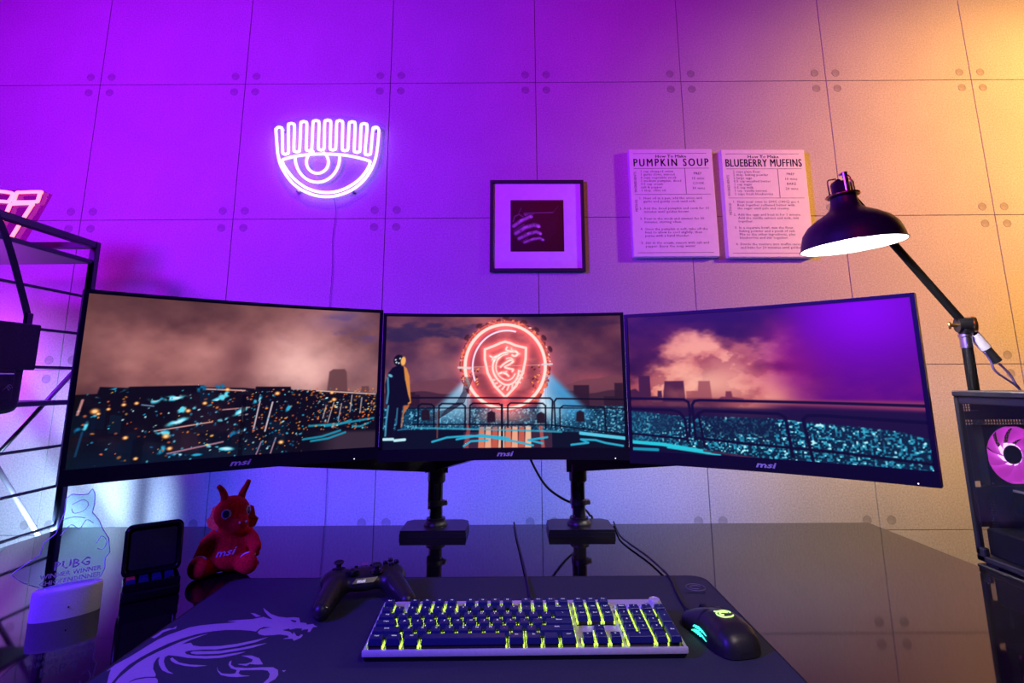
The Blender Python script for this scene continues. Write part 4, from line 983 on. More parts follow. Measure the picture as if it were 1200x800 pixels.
# ================================================================== game controller
ctl = thing('game_controller', 'black wired game controller with two thumbsticks lying behind the keyboard', 'game controller', (-0.262, 1.030, PADZ), (0, 0, 0.30))
CT = TR(0, 0, 0.043) @ RX(math.radians(5)) @ Matrix.Scale(0.93, 4)
g = MB()
g.ball((0, 0.004, 0), (0.062, 0.034, 0.019), CT); g.ball((-0.045, 0.004, -0.001), (0.034, 0.036, 0.021), CT); g.ball((0.045, 0.004, -0.001), (0.034, 0.036, 0.021), CT)
for sx in (-1, 1):
    for t in np.linspace(0, 1, 9):
        g.ball((sx * (0.050 + 0.022 * t), -0.010 - 0.072 * t, -0.005 - 0.005 * t * t), 0.0225 - 0.0065 * t, CT, 14, 10)
g.ball((0, 0.022, -0.006), (0.060, 0.018, 0.017), CT)
g.box((0, -0.002, -0.004), (0.07, 0.04, 0.016), 0.006, CT)
cb_ = blob('body', g, M_MOUSE, ctl, 0.0026, 8)
ctl.location.z = PADZ - min(v_.co.z for v_ in cb_.data.vertices) + 0.0003
def stick(x, y, z=0.016):
    MB().lathe([(0.0125, 0), (0.0125, 0.002), (0.010, 0.0035), (0.0, 0.003)], 24, CT @ TR(x, y, z - 0.002)).build('stick_well', M_BLACKG, ctl, 40)
    s_ = MB().lathe([(0.0045, 0), (0.0045, 0.008), (0.0085, 0.0095), (0.0092, 0.011), (0.0085, 0.0125), (0.006, 0.0115), (0, 0.0113)], 24, CT @ TR(x, y, z)).build('thumbstick', M_BLACKM, ctl, 40)
stick(-0.046, 0.012, 0.0185); stick(0.022, -0.010, 0.0165)
MB().lathe([(0.012, 0), (0.012, 0.0015), (0, 0.001)], 20, CT @ TR(-0.022, -0.010, 0.0165)).build('pad_dish', M_BLACKG, ctl, 40)
MB().box((-0.022, -0.010, 0.0195), (0.019, 0.006, 0.005), 0.001, CT).box((-0.022, -0.010, 0.0195), (0.006, 0.019, 0.005), 0.001, CT).build('direction_pad', M_BLACKM, ctl)
for dx, dy in ((0, 0.0105), (0, -0.0105), (0.0105, 0), (-0.0105, 0)):
    MB().lathe([(0.0048, 0), (0.0048, 0.004), (0.004, 0.0052), (0, 0.0056)], 16, CT @ TR(0.050 + dx, 0.012 + dy, 0.0185)).build('action_button', M_BLACKG, ctl, 40)
for dx in (-0.014, 0.014):
    MB().box((dx, 0.012, 0.0185), (0.007, 0.004, 0.003), 0.001, CT).build('menu_button', M_BLACKG, ctl)
MB().lathe([(0.006, 0), (0.006, 0.002), (0, 0.0025)], 18, CT @ TR(0, 0.022, 0.0165)).build('home_button', M_STEEL, ctl, 40)
for sx in (-1, 1):
    MB().box((sx * 0.044, 0.040, 0.004), (0.036, 0.012, 0.009), 0.004, CT @ RZ(-sx * 0.2), seg=2).build('shoulder_button', M_BLACKG, ctl, 40)
pl = MB().prism([(-0.022, -0.0035), (0.016, -0.0035), (0.024, 0.0045), (-0.015, 0.0045)], 0, 0.0015, CT @ TR(0, -0.0265, 0.0075) @ RX(math.radians(62))).build('name_plate', M_STEEL, ctl)
add_text(MB(), 'msi', CT @ TR(-0.014, -0.0265, 0.0075) @ RX(math.radians(62)) @ TR(0, -0.0024, 0.0017), 0.0085, bold=0.03, shear=0.2, sx=1.3).build('lettering', M_LEG, pl)

# ================================================================== plush dragon
M_RED = mat('red_plush', (0.86, 0.016, 0.024), 0.95, noise=0.25, nscale=260, bump=0.8, bscale=700, spec=0.2)
M_ORANGE = mat('orange_felt', (0.75, 0.24, 0.05), 0.9, noise=0.2, nscale=200, bump=0.4, bscale=500)
M_EYEW = mat('lilac_eye', (0.75, 0.6, 0.85), 0.4, noise=0.05); M_EYEB = mat('dark_eye', (0.03, 0.02, 0.12), 0.15, noise=0.1)
pl = thing('plush_toy', 'red plush dragon with horns and orange wings sitting on the desk', 'soft toy', (-0.572, 1.185, DESK), (0, 0, 0.10))
HM = TR(-0.004, -0.004, 0.112) @ RZ(0.80) @ RX(0.12)      # head turned towards the keyboard
b = MB()
b.ball((0, 0, 0.043), (0.040, 0.034, 0.042)); b.ball((0, -0.004, 0.030), (0.044, 0.036, 0.029)); b.ball((0, 0.002, 0.078), (0.029, 0.027, 0.026))
b.ball((0, 0, 0), (0.0345, 0.032, 0.033), HM); b.ball((0, -0.016, -0.010), (0.025, 0.026, 0.022), HM); b.ball((0, -0.033, -0.012), (0.020, 0.017, 0.016), HM); b.ball((0, -0.026, -0.024), (0.018, 0.019, 0.010), HM)
b.tube([(-0.028, -0.002, 0.070), (-0.045, -0.010, 0.055), (-0.050, -0.022, 0.034)], [0.015, 0.0145, 0.013], 14); b.ball((-0.050, -0.024, 0.031), 0.0135)
b.tube([(0.026, -0.002, 0.072), (0.043, -0.014, 0.062), (0.054, -0.026, 0.052)], [0.014, 0.0135, 0.012], 14); b.ball((0.055, -0.027, 0.051), 0.012)
b.tube([(-0.020, -0.008, 0.018), (-0.036, -0.036, 0.018), (-0.040, -0.046, 0.020)], [0.017, 0.0175, 0.018], 14); b.ball((-0.041, -0.050, 0.0205), (0.0205, 0.014, 0.0205))
b.tube([(0.020, -0.008, 0.020), (0.038, -0.030, 0.021), (0.046, -0.037, 0.023)], [0.017, 0.0175, 0.018], 14); b.ball((0.047, -0.041, 0.024), (0.0195, 0.014, 0.0195))
b.tube([(0, 0.025, 0.018), (0, 0.05, 0.014), (0.012, 0.07, 0.012), (0.03, 0.078, 0.010)], [0.017, 0.014, 0.010, 0.005], 12)
pb_ = blob('body', b, M_RED, pl, 0.0028, 7)
pl.location.z = DESK - min(v_.co.z for v_ in pb_.data.vertices) + 0.0002
for sx in (-1, 1):
    hn = [(sx * 0.016, 0.004, 0.022), (sx * 0.019, 0.004, 0.036), (sx * 0.0245, 0.003, 0.049), (sx * 0.0265, 0.000, 0.060)] if sx > 0 else [(-0.015, 0.004, 0.022), (-0.019, 0.004, 0.036), (-0.026, 0.003, 0.048), (-0.034, 0.001, 0.056)]
    MB().tube([tuple(HM @ p_) for p_ in smoothpath(hn, 4)], [0.0085 - 0.0042 * k / 12 for k in range(13)], 12).build('horn', M_RED, pl, True)
    MB().lathe([(0.0, 0.0012), (0.006, 0.001), (0.0095, 0.0), (0.0095, -0.004)], 20, HM @ TR(sx * 0.0225, -0.0225, 0.006) @ RZ(-sx * -0.72) @ RX(PI / 2 - 0.15)).build('eye', M_EYEW, pl, 40)
    MB().ball((0, 0, 0.0006), (0.0066, 0.0072, 0.0028), HM @ TR(sx * 0.0225, -0.0225, 0.006) @ RZ(sx * 0.72) @ RX(PI / 2 - 0.15), 14, 8).build('pupil', M_EYEB, pl, True)
    MB().ball((sx * 0.0065, -0.0492, -0.006), (0.0020, 0.0018, 0.0024), HM, 10, 6).build('nostril', M_EYEW, pl, True)
    MB().frustum((sx * 0.0052, -0.042, -0.0250), (0.0016, 0.0016), (0.0050, 0.0042), 0.007, (0, 0.002), HM).build('tooth', M_WHITE, pl)
    w = [(0, 0), (0.010, 0.016), (0.013, 0.034), (0.020, 0.030), (0.024, 0.012), (0.031, 0.006), (0.026, -0.008), (0.016, -0.013), (0.006, -0.012)]
    wg = MB().prism([(sx * a, c) for a, c in w], -0.0025, 0.0025, TR(-0.034 if sx < 0 else 0.008, 0.024, 0.086) @ RZ(sx * 0.12) @ RX(PI / 2))
    wg.build('wing', M_ORANGE, pl)
for cx_, cy_, cz_, r_ in ((-0.041, -0.0512, 0.0205, 0.0192), (0.047, -0.0420, 0.024, 0.0185)):
    MB().tube([(cx_ + r_ * 0.98 * math.cos(t), cy_ + 0.006, cz_ + r_ * 1.01 * math.sin(t)) for t in np.linspace(0.9, 2.9, 12)], 0.0022, 8).build('toe_trim', M_WHITE, pl, True)
MB().prism([(0, -0.004), (0.006, 0.008), (0.0, 0.012), (-0.006, 0.008)], -0.002, 0.002, HM @ TR(0, 0.029, 0.008) @ RY(PI / 2)).build('spine_ridge', M_ORANGE, pl)
ch = MB()
v, f = text_geo('msi', 'CENTER', 0.02, 0.3)
pts = []
for p_ in v:
    X_ = 0.001 + p_[0] * 0.0255; Z_ = 0.039 + p_[1] * 0.019 + X_ * 0.14
    q_ = 1 - (X_ / 0.043) ** 2 - ((Z_ - 0.043) / 0.044) ** 2
    pts.append((X_, -0.036 * math.sqrt(max(q_, 0.05)) - 0.0042, Z_))
ch.add(pts, f)
ch.build('chest_lettering', M_WHITE, pl)

# ================================================================== hinged keycap case
kc = thing('keycap_case', 'small open black case with dark keycaps and one red keycap', 'case', (-0.6345, 1.0345, DESK), (0, 0, 0.62))
W_, D_, H_ = 0.088, 0.046, 0.030
MB().box((0, D_ / 2, 0.010), (W_, D_, 0.020), 0.004, seg=3).build('tray', M_BLACKG, kc, 40)
rim = MB()
for c_, d_ in (((0, 0.0015, 0.025), (W_ - 0.004, 0.003, 0.012)), ((0, D_ - 0.0015, 0.025), (W_ - 0.004, 0.003, 0.012)), ((-W_ / 2 + 0.0025, D_ / 2, 0.025), (0.003, D_, 0.012)), ((W_ / 2 - 0.0025, D_ / 2, 0.025), (0.003, D_, 0.012))): rim.box(c_, d_, 0.001)
rim.build('tray_rim', M_BLACKG, kc)
M_REDCAP = mat('red_keycap', (0.75, 0.06, 0.09), 0.4, noise=0.05)
for k in range(4):
    for r_ in range(2):
        if (k, r_) == (3, 0): continue
        cp = MB().frustum((-0.031 + 0.0195 * k, 0.0125 + 0.019 * r_, 0.0205), (0.0165, 0.0165), (0.0125, 0.0130), 0.0125, (0, 0.001))
        cp.build('keycap', M_REDCAP if (k, r_) == (0, 1) else M_CAP, kc)
MB().tube([(0.030, 0.012, 0.021), (0.030, 0.012, 0.030)], 0.004, 12).build('metal_switch', M_BRASS, kc, 40)
LM = TR(0, D_ + 0.001, 0.030) @ RX(math.radians(-8))
lid = MB().prism(rrect(-W_ / 2 - 0.002, W_ / 2 + 0.002, 0.0, 0.088, 0.012), -0.006, 0.006, LM @ RX(PI / 2)).build('lid', M_BLACKG, kc)
rm = MB().tube([(x_, -0.0068, y_) for x_, y_ in rrect(-W_ / 2 + 0.002, W_ / 2 - 0.002, 0.005, 0.083, 0.010)], 0.0028, 8, closed=True, M=LM); rm.build('lid_rim', M_BLACKG, lid, True)
MB().prism(rrect(-W_ / 2 + 0.008, W_ / 2 - 0.008, 0.012, 0.076, 0.005), -0.0066, -0.0055, LM @ RX(PI / 2) @ RX(PI) @ Matrix.Scale(-1, 4, (0, 1, 0)) if False else LM @ Matrix(((1, 0, 0, 0), (0, 0, 1, 0), (0, 1, 0, 0), (0, 0, 0, 1)))).build('lid_panel', M_BLACKM, lid)
for sx in (-1, 1):
    MB().tube([(sx * 0.026 - 0.007, D_ + 0.001, 0.028), (sx * 0.026 + 0.007, D_ + 0.001, 0.028)], 0.004, 12).build('hinge', M_BLACKG, kc, 40)

# ================================================================== clear award
aw = thing('award', 'clear acrylic award with engraved words on a white oval base', 'award', (-0.735, 0.975, DESK), (0, 0, math.radians(40)))
ov = []
for k in range(28):
    t = 2 * PI * k / 28
    ov.append((0.0465 * math.cos(t), 0.0205 * math.copysign(abs(math.sin(t)) ** 1.05, math.sin(t))))
bs = MB()
n = len(ov)
lv = [(1.0, 0.0), (1.0, 0.002), (1.0, 0.040), (0.975, 0.0435), (0.93, 0.0445)]
vv = [(x_ * s_, y_ * s_, z_) for s_, z_ in lv for x_, y_ in ov]
ff = [(i * n + k, i * n + (k + 1) % n, (i + 1) * n + (k + 1) % n, (i + 1) * n + k) for i in range(len(lv) - 1) for k in range(n)] + [tuple(range(n))[::-1], tuple((len(lv) - 1) * n + k for k in range(n))]
bs.add(vv, ff).build('base', mat('white_stone', (0.80, 0.76, 0.78), 0.55, noise=0.06, nscale=400, bump=0.6, bscale=500), aw, 40)
MB().lathe([(0.0013, 0), (0.0013, 0.001), (0, 0.001)], 10, TR(0.002, -0.0207, 0.017) @ RX(PI / 2)).build('base_dot', M_CHARC, aw)
UP = Matrix(((1, 0, 0, 0), (0, 0, -1, 0), (0, 1, 0, 0), (0, 0, 0, 1)))   # (x, up) drawing plane to standing plate
M_ACRY = clear_mat('clear_acrylic', (0.80, 0.94, 0.97)); M_ENGR = mat('frosted_engraving', (0.93, 0.91, 0.95), 0.6, noise=0.05)
aout = [(a, z) for a, z in AWARD[1:-1]]; aout = [(-0.030, 0.0440)] + aout + [(0.030, 0.0440)]
pp = MB().prism(aout, -0.0025, 0.0025, UP).build('plate', M_ACRY, aw)
MB().tube([(a, 0, z) for a, z in aout], 0.0008, 5).build('plate_edge', M_ENGR, pp, True)
en = MB()
add_text(en, 'PUBG', UP @ TR(0.001, 0.0720, 0.0028), 0.0185, 'CENTER', bold=0.035, width=0.046)
add_text(en, 'WINNER WINNER', UP @ TR(0.001, 0.0615, 0.0028), 0.0098, 'CENTER', bold=0.035, width=0.080)
add_text(en, 'CHICKENDINNER', UP @ TR(0.001, 0.0512, 0.0028), 0.0098, 'CENTER', bold=0.035, width=0.080)
for pts in ([(-0.010, 0.172), (0.004, 0.178), (0.012, 0.170), (0.006, 0.160), (-0.006, 0.158), (-0.010, 0.166)], [(-0.020, 0.125), (-0.008, 0.140), (0.004, 0.132), (0.012, 0.145), (0.022, 0.138)], [(0.030, 0.105), (0.036, 0.115), (0.044, 0.105), (0.040, 0.093), (0.032, 0.096)], [(-0.020, 0.150), (-0.004, 0.152), (0.010, 0.148)]):
    en.tube([(a, -0.0028, z) for a, z in smoothpath([(p_[0], p_[1], 0) for p_ in pts], 4) for a, z in [(a, z)]] if False else [(q_.x, -0.0028, q_.y) for q_ in smoothpath([(p_[0], p_[1], 0) for p_ in pts], 4)], 0.0005, 4)
en.build('engraving', M_ENGR, pp)['label'] = 'frosted engraved lettering'

# ================================================================== metal rack on the left
RX0, RX1, RY0, RY1 = -1.71, -1.27, 1.02, 1.612
RTOP = 1.536
rack = thing('metal_rack', 'dark metal shelving rack with ladder sides standing left of the desk', 'shelving rack', ((RX0 + RX1) / 2, (RY0 + RY1) / 2, 0))
rcx, rcy = rack.location.x, rack.location.y
hx, hy = (RX1 - RX0) / 2, (RY1 - RY0) / 2
for sx in (-1, 1):
    for sy in (-1, 1):
        MB().box((sx * hx, sy * hy, RTOP / 2), (0.020, 0.020, RTOP), 0.002).build('post', M_RACK, rack)
    MB().box((sx * hx, 0, RTOP - 0.010), (0.0195, 2 * hy - 0.02, 0.0195), 0.002).build('top_rail', M_RACK, rack)
    for z in (1.366, 1.256, 1.156, 0.9415, 0.833, 0.7267, 0.62, 0.51, 0.29, 0.18):
        MB().tube([(sx * hx, -hy, z), (sx * hx, hy, z)], 0.0042, 8).build('rung', M_RACK, rack, True)
for sy in (-1, 1):
    MB().box((0, sy * hy, RTOP - 0.010), (2 * hx - 0.02, 0.0195, 0.0195), 0.002).build('top_rail', M_RACK, rack)
for z in (1.472, 1.060, 0.40, 0.08):
    MB().box((0, 0, z), (2 * hx + 0.012, 2 * hy - 0.022, 0.013), 0.002).build('shelf_board', M_RACK, rack)
for sx in (-1, 1):
    MB().tube([(sx * hx, hy + 0.012, 1.176), (-sx * hx, hy + 0.012, 0.624)], 0.0065, 8).build('cross_brace', mat('pale_brace', (0.35, 0.30, 0.33), 0.35, metal=0.6, noise=0.1), rack, True)

# ================================================================== shoulder bag
M_BAG = mat('navy_canvas', (0.022, 0.022, 0.045), 0.75, noise=0.25, nscale=300, bump=0.5, bscale=600)
bag = thing('shoulder_bag', 'dark navy canvas shoulder bag hanging on the side of the rack', 'bag', (-1.215, 1.235, 1.035))
g = MB().box((0, 0, 0.105), (0.072, 0.215, 0.195), 0.022, seg=3)
g.ball((0.008, 0, 0.07), (0.035, 0.10, 0.065))
g.box((0.006, 0.0, 0.195), (0.078, 0.235, 0.055), 0.018, seg=3)
blob('body', g, M_BAG, bag, 0.005, 3)
MB().box((0.0445, 0.0, 0.165), (0.008, 0.225, 0.11), 0.003).build('flap', M_BAG, bag)
MB().box((0.044, -0.01, 0.075), (0.016, 0.135, 0.075), 0.005, seg=2).build('front_pocket', M_BAG, bag)
MB().tube([(0.0525, -0.01 - 0.06 + 0.012 * k, 0.100) for k in range(11)], 0.0018, 6).build('zip', M_STEEL, bag)
zz = MB()
for k in range(3):
    zz.tube([(0.0535, 0.035 + 0.008 * math.cos(t) + 0.004 * k, 0.060 + 0.009 * math.sin(t) + 0.003 * k) for t in np.linspace(0.3, 2.9, 8)], 0.0009, 5)
zz.build('stitched_emblem', mat('lilac_thread', (0.55, 0.5, 0.65), 0.7), bag)
def ribbon(mb, pts, w, th, axis):
    P_ = [Vector(q_) for q_ in pts]; A_ = Vector(axis).normalized()
    v = []; f = []
    for i, q_ in enumerate(P_):
        t = (P_[min(i + 1, len(P_) - 1)] - P_[max(i - 1, 0)]).normalized(); n_ = t.cross(A_).normalized()
        for a_, b_ in ((-1, -1), (1, -1), (1, 1), (-1, 1)): v.append(q_ + A_ * w / 2 * a_ + n_ * th / 2 * b_)
    for i in range(len(P_) - 1):
        for k in range(4): f.append((4 * i + k, 4 * i + (k + 1) % 4, 4 * i + 4 + (k + 1) % 4, 4 * i + 4 + k))
    f.append((3, 2, 1, 0)); e = 4 * len(P_) - 4; f.append((e, e + 1, e + 2, e + 3))
    return mb.add(v, f)
strap = MB()
ribbon(strap, smoothpath([(0.010, 0.118, 0.195), (0.010, 0.113, 0.235), (0.006, 0.088, 0.300), (0.002, 0.030, 0.42), (-0.022, -0.005, 0.503), (-0.050, -0.010, 0.511), (-0.072, -0.015, 0.500), (-0.074, -0.03, 0.44)], 5), 0.016, 0.003, (0.25, 1, 0.1))
ribbon(strap, smoothpath([(-0.074, -0.03, 0.44), (-0.045, -0.075, 0.30), (-0.012, -0.113, 0.235), (0.0, -0.118, 0.195)], 5), 0.016, 0.003, (0.25, 1, 0.1))
strap.build('strap', M_BAG, bag)
MB().box((0.010, 0.113, 0.236), (0.010, 0.022, 0.030), 0.003).build('buckle', M_BLACKG, bag)
MB().tube([(0.012 + 0.004 * math.cos(t), 0.122, 0.160 + 0.010 * math.sin(t)) for t in np.linspace(0, 2 * PI, 13)[:-1]], 0.0015, 6, closed=True).build('side_ring', M_STEEL, bag, True)

# ================================================================== red neon sign on the rack
RS = thing('red_neon_sign', 'small red neon sign on a clear plate on the top rack shelf', 'neon sign', (-1.43, 1.50, 1.4785))
M_NRED = mat('red_neon', (0.9, 0.3, 0.25), 0.4, emit=(1.0, 0.10, 0.10), estr=5.0)
def XZ(pts, y=0.0): return [(a - RS.location.x, y, z - RS.location.z) for a, z in pts]
rp = [(a - RS.location.x, z - RS.location.z) for a, z in RED_PLATE]
rp = [(a, 0.0 if z < 0.02 else z) for a, z in rp]
MB().prism(rp, -0.003, 0.003, UP).build('plate', clear_mat('pink_acrylic', (0.85, 0.35, 0.6)), RS)
for t in RED_TUBES:
    MB().tube([tuple(q_) for q_ in smoothpath(XZ(t, -0.012), 4)], 0.0048, 8).build('neon_tube', M_NRED, RS, True)
MB().box((-0.03, 0, 0.006), (0.11, 0.05, 0.012), 0.002).build('foot', M_BLACK, RS)

# ================================================================== eye neon sign on the wall
M_NEON = mat('violet_white_neon', (0.9, 0.85, 1.0), 0.4, emit=(0.36, 0.23, 1.0), estr=5.2)
ES = thing('eye_neon_sign', 'white neon eye with lashes mounted on the wall above the city screen', 'neon sign', (-0.6775, WALL, 1.915))
def EZ(pts, y): return [(a - ES.location.x, y, z - ES.location.z) for a, z in pts]
for nm, path, cl in (('lash_tube', EYE_LASHES, False), ('eyelid_tube', EYE_LID, False), ('iris_tube', EYE_IRIS, False), ('pupil_tube', EYE_PUPIL, False)):
    P_ = [tuple(q_) for q_ in smoothpath(EZ(path, -0.022), 4)]
    MB().tube(P_, 0.0050, 10).build(nm, M_NEON, ES, True)
MB().prism([(a - ES.location.x, z - ES.location.z) for a, z in EYE_PLATE], 0.010, 0.0155, UP).build('backing_plate', clear_mat('backing_acrylic', (0.93, 0.90, 0.98)), ES)
for a, z in ((-0.17, 0.12), (0.17, 0.12), (-0.10, -0.12), (0.10, -0.12)):
    MB().tube([(a, 0.0, z), (a, -0.018, z)], 0.006, 12).build('standoff', M_STEEL, ES, True)
cd = smoothpath([(0.034, -0.016, -0.148), (0.040, -0.008, -0.20), (0.033, -0.005, -0.30), (0.038, -0.006, -0.42), (0.036, -0.005, -0.60), (0.05, -0.005, -0.85), (0.06, -0.005, -1.2), (0.06, -0.006, -1.75)], 6)
MB().tube([tuple(q_) for q_ in cd], 0.0017, 6).build('cord', clear_mat('clear_cord', (0.75, 0.68, 0.8)), ES, True)

# ================================================================== framed print
FC = (0.0918, WALL, 1.662)
fr = thing('picture_frame', 'square black frame with a white mount and dark photo of a hand', 'picture frame', FC, (0, 0.004, 0))
fs, fw, fd = 0.170, 0.0115, 0.020
for c_, d_ in (((0, -fd / 2, fs - fw / 2), (2 * fs, fd, fw)), ((0, -fd / 2, -fs + fw / 2), (2 * fs, fd, fw)), ((-fs + fw / 2, -fd / 2, 0), (fw, fd, 2 * fs - 2 * fw)), ((fs - fw / 2, -fd / 2, 0), (fw, fd, 2 * fs - 2 * fw))):
    MB().box(c_, d_, 0.001).build('frame_bar', M_BLACKM, fr)
MB().box((0, -0.005, 0), (2 * fs - 2 * fw, 0.010, 2 * fs - 2 * fw)).build('mount', M_WHITE, fr)
def paint_hand():
    N_ = 130
    P = Paint(N_, N_); U, V = P.U, P.V
    P.c[:] = np.array((14, 13, 15)) / 255
    P.mix(0.25 * sstep(0.5, 0.7, fbm(N_, N_, 5, 5, 4)), (30, 28, 30))
    P.poly([(0.22, 0.26), (0.92, 0.22), (0.86, 0.62), (0.70, 0.80), (0.40, 0.80)], (26, 24, 27), 2, 0.9)      # cup
    P.line([(0.26, 0.255), (0.80, 0.245)], .012, (120, 112, 116), 0.8); P.line([(0.80, 0.25), (0.90, 0.12)], .010, (70, 66, 70), 0.7)
    P.line([(0.05, 0.42), (0.08, 0.32), (0.16, 0.28), (0.24, 0.33)], .016, (110, 100, 104), 0.8); P.line([(0.14, 0.30), (0.20, 0.16)], .014, (80, 74, 78), 0.8)
    P.poly([(0.24, 0.27), (0.44, 0.27), (0.40, 0.36), (0.30, 0.36)], (150, 140, 144), 2, 0.8)
    P.poly([(0.02, 0.50), (0.10, 0.42), (0.26, 0.42), (0.34, 0.80), (0.24, 0.84), (0.08, 0.72)], (96, 88, 92), 4, 0.9)
    for pts, w in [([(0.06, 0.52), (0.20, 0.42), (0.38, 0.33)], .060), ([(0.10, 0.66), (0.28, 0.55), (0.44, 0.50), (0.52, 0.52)], .064), ([(0.16, 0.76), (0.34, 0.67), (0.48, 0.63), (0.55, 0.66)], .056), ([(0.26, 0.83), (0.42, 0.77), (0.54, 0.75), (0.60, 0.78)], .042)]:
        d = P.dist(pts)
        P.mix(1 - sstep(w * 0.9, w * 1.1, d), (34, 30, 33))
        d2 = P.dist([(a, c - w * .18) for a, c in pts]); P.mix(0.95 * (1 - sstep(w * .15, w * 0.95, d2)), (176, 164, 168))
        P.ell(pts[-1][0] + .01, pts[-1][1], w * .5, w * .42, .3, (226, 214, 218), 0.85, 0.4)
        P.ell(pts[1][0], pts[1][1] - w * .4, w * .8, w * .35, -.4, (222, 210, 214), 0.7, 0.7)
    P.mix(0.6 * sstep(0.55, 0.7, fbm(N_, N_, 30, 30, 9)) * (P.c.mean(-1) > 0.2), (90, 82, 86))
    return P.c
def picture_plane(name, img, w, h, y, parent, m):
    nh, nw = img.shape[:2]
    xs = np.linspace(-w / 2, w / 2, nw); zs = np.linspace(h / 2, -h / 2, nh)
    v = [(float(a), y, float(z)) for z in zs for a in xs]
    f = [(r * nw + nw + c, r * nw + nw + c + 1, r * nw + c + 1, r * nw + c) for r in range(nh - 1) for c in range(nw - 1)]
    me = bpy.data.meshes.new(name); me.from_pydata(v, [], f)
    at = me.attributes.new('picture', 'FLOAT_COLOR', 'POINT')
    rgba = np.ones((nh * nw, 4), np.float32); rgba[:, :3] = to_linear(img).reshape(-1, 3)
    at.data.foreach_set('color', rgba.ravel()); me.materials.append(m); me.update()
    return link(name, me, parent)
picture_plane('photo_print', paint_hand(), 0.192, 0.192, -0.0105, fr, attr_mat('photo_paper', 0.4, False))['label'] = 'dark photograph of a hand around a cup'

# ================================================================== recipe boards
M_CARD = mat('cream_board', (0.80, 0.76, 0.74), 0.6, noise=0.03, nscale=60)
def recipe(cx, cz, tilt, label, title, tw, gap, ing, times, steps, ds):
    W, H, T = 0.304, 0.403, 0.030
    r = thing('recipe_board', label, 'sign', (cx, WALL, cz), (0, tilt, 0), 'two recipe boards on the wall')
    MB().box((0, -T / 2, 0), (W, T, H), 0.0015).build('board', M_CARD, r)
    def at(x, y): return TR(0, -T - 0.0004, 0) @ UP @ TR(-W / 2 + x * W, H / 2 - y * H, 0)
    tt = MB()
    add_text(tt, 'How To Make', at(0.5, 0.082), 0.0155, 'CENTER', bold=0.03, width=0.112)
    tt.build('heading', M_CHARC, r)
    # title, one part per word
    words = title.split(' ')
    vs_, fs_ = text_geo(title, 'LEFT', 0.0, 0.0, 3, gap)
    x1 = max(p[0] for p in text_geo(words[0], 'LEFT', 0.0, 0.0, 3, gap)[0]) + 0.05
    mn, mxx = min(p[0] for p in vs_), max(p[0] for p in vs_)
    for wd in (0, 1):
        t2 = MB()
        sel = [q for q in fs_ if (vs_[q[0]][0] < x1) == (wd == 0)]
        for e in (-0.0007, 0.0, 0.0007):
            t2.add([((p[0] - (mn + mxx) / 2) * tw / (mxx - mn) + e, p[1] * 0.0415, 0) for p in vs_], sel, at(0.5, 0.163))
        me_ = t2.mesh('title_word', M_CHARC); bm_ = bmesh.new(); bm_.from_mesh(me_)
        bmesh.ops.delete(bm_, geom=[v_ for v_ in bm_.verts if not v_.link_faces], context='VERTS'); bm_.to_mesh(me_); bm_.free()
        link('title_word', me_, r)
    ru = MB()
    for x0, x1, y in ((0.05, 0.93, 0.042), (0.05, 0.95, 0.185), (0.05, 0.95, ds), (0.05, 0.93, 0.965)):
        a = at(x0, y) @ Vector((0, 0, 0)); b_ = at(x1, y) @ Vector((0, 0, 0))
        ru.box(((a.x + b_.x) / 2, a.y, a.z), (b_.x - a.x, 0.0006, 0.0011))
    a = at(0.66, 0.185) @ Vector((0, 0, 0)); b_ = at(0.66, ds) @ Vector((0, 0, 0)); ru.box((a.x, a.y, (a.z + b_.z) / 2), (0.0011, 0.0006, a.z - b_.z))
    ru.build('ruled_lines', M_CHARC, r)
    bd_ = MB()
    for k, s_ in enumerate(ing): add_text(bd_, s_, at(0.125, 0.222 + 0.0300 * k), 0.0125, sx=1.02, gap=1.10)
    bd_.build('ingredient_list', M_CHARC, r); bd_ = MB()
    for k, s_ in enumerate(times): add_text(bd_, s_, at(0.81, 0.245 + 0.046 * k), 0.0130, 'CENTER', sx=1.02, gap=1.10)
    bd_.build('timing_text', M_CHARC, r); bd_ = MB()
    y = ds + 0.045
    for k, lines in enumerate(steps):
        add_text(bd_, '%d.' % (k + 1), at(0.095, y), 0.0125)
        for s_ in lines:
            add_text(bd_, s_, at(0.145, y), 0.0125, sx=1.04, gap=1.10); y += 0.0305
        y += 0.034 if len(steps) > 4 else 0.028
    bd_.build('method_text', M_CHARC, r); bd_ = MB()
    RV = RZ(PI / 2)
    add_text(bd_, 'INGREDIENTS', at(0.075, ds - 0.02) @ RV, 0.0125, width=0.078); bd_.build('ingredients_heading', M_CHARC, r); bd_ = MB()
    add_text(bd_, 'METHOD', at(0.075, ds + 0.16) @ RV, 0.0125, width=0.045)
    bd_.build('method_heading', M_CHARC, r)
recipe(0.582, 1.742, 0.0, 'cream recipe board on the wall headed pumpkin soup', 'PUMPKIN SOUP', 0.272, 1.35,
       ('1 cup chopped onion', '1 garlic clove, minced', '4 cups vegetable stock', '1 medium pumpkin, diced', '0.5 cup cream', 'salt & pepper', '1 tbsp. olive oil'),
       ('PREP', '15 mins', 'COOK', '30 mins'),
       (('Heat oil in a pan, add the onion and', 'garlic and gently cook until soft.'), ('Add the diced pumpkin and cook for 10', 'minutes until golden brown.'), ('Pour in the stock and simmer for 30', 'minutes, stirring often.'), ('Once the pumpkin is soft, take off the', 'heat to allow to cool slightly, then', 'puree with a hand blender.'), ('Stir in the cream, season with salt and', 'pepper. Enjoy the soup warm!')), 0.43)
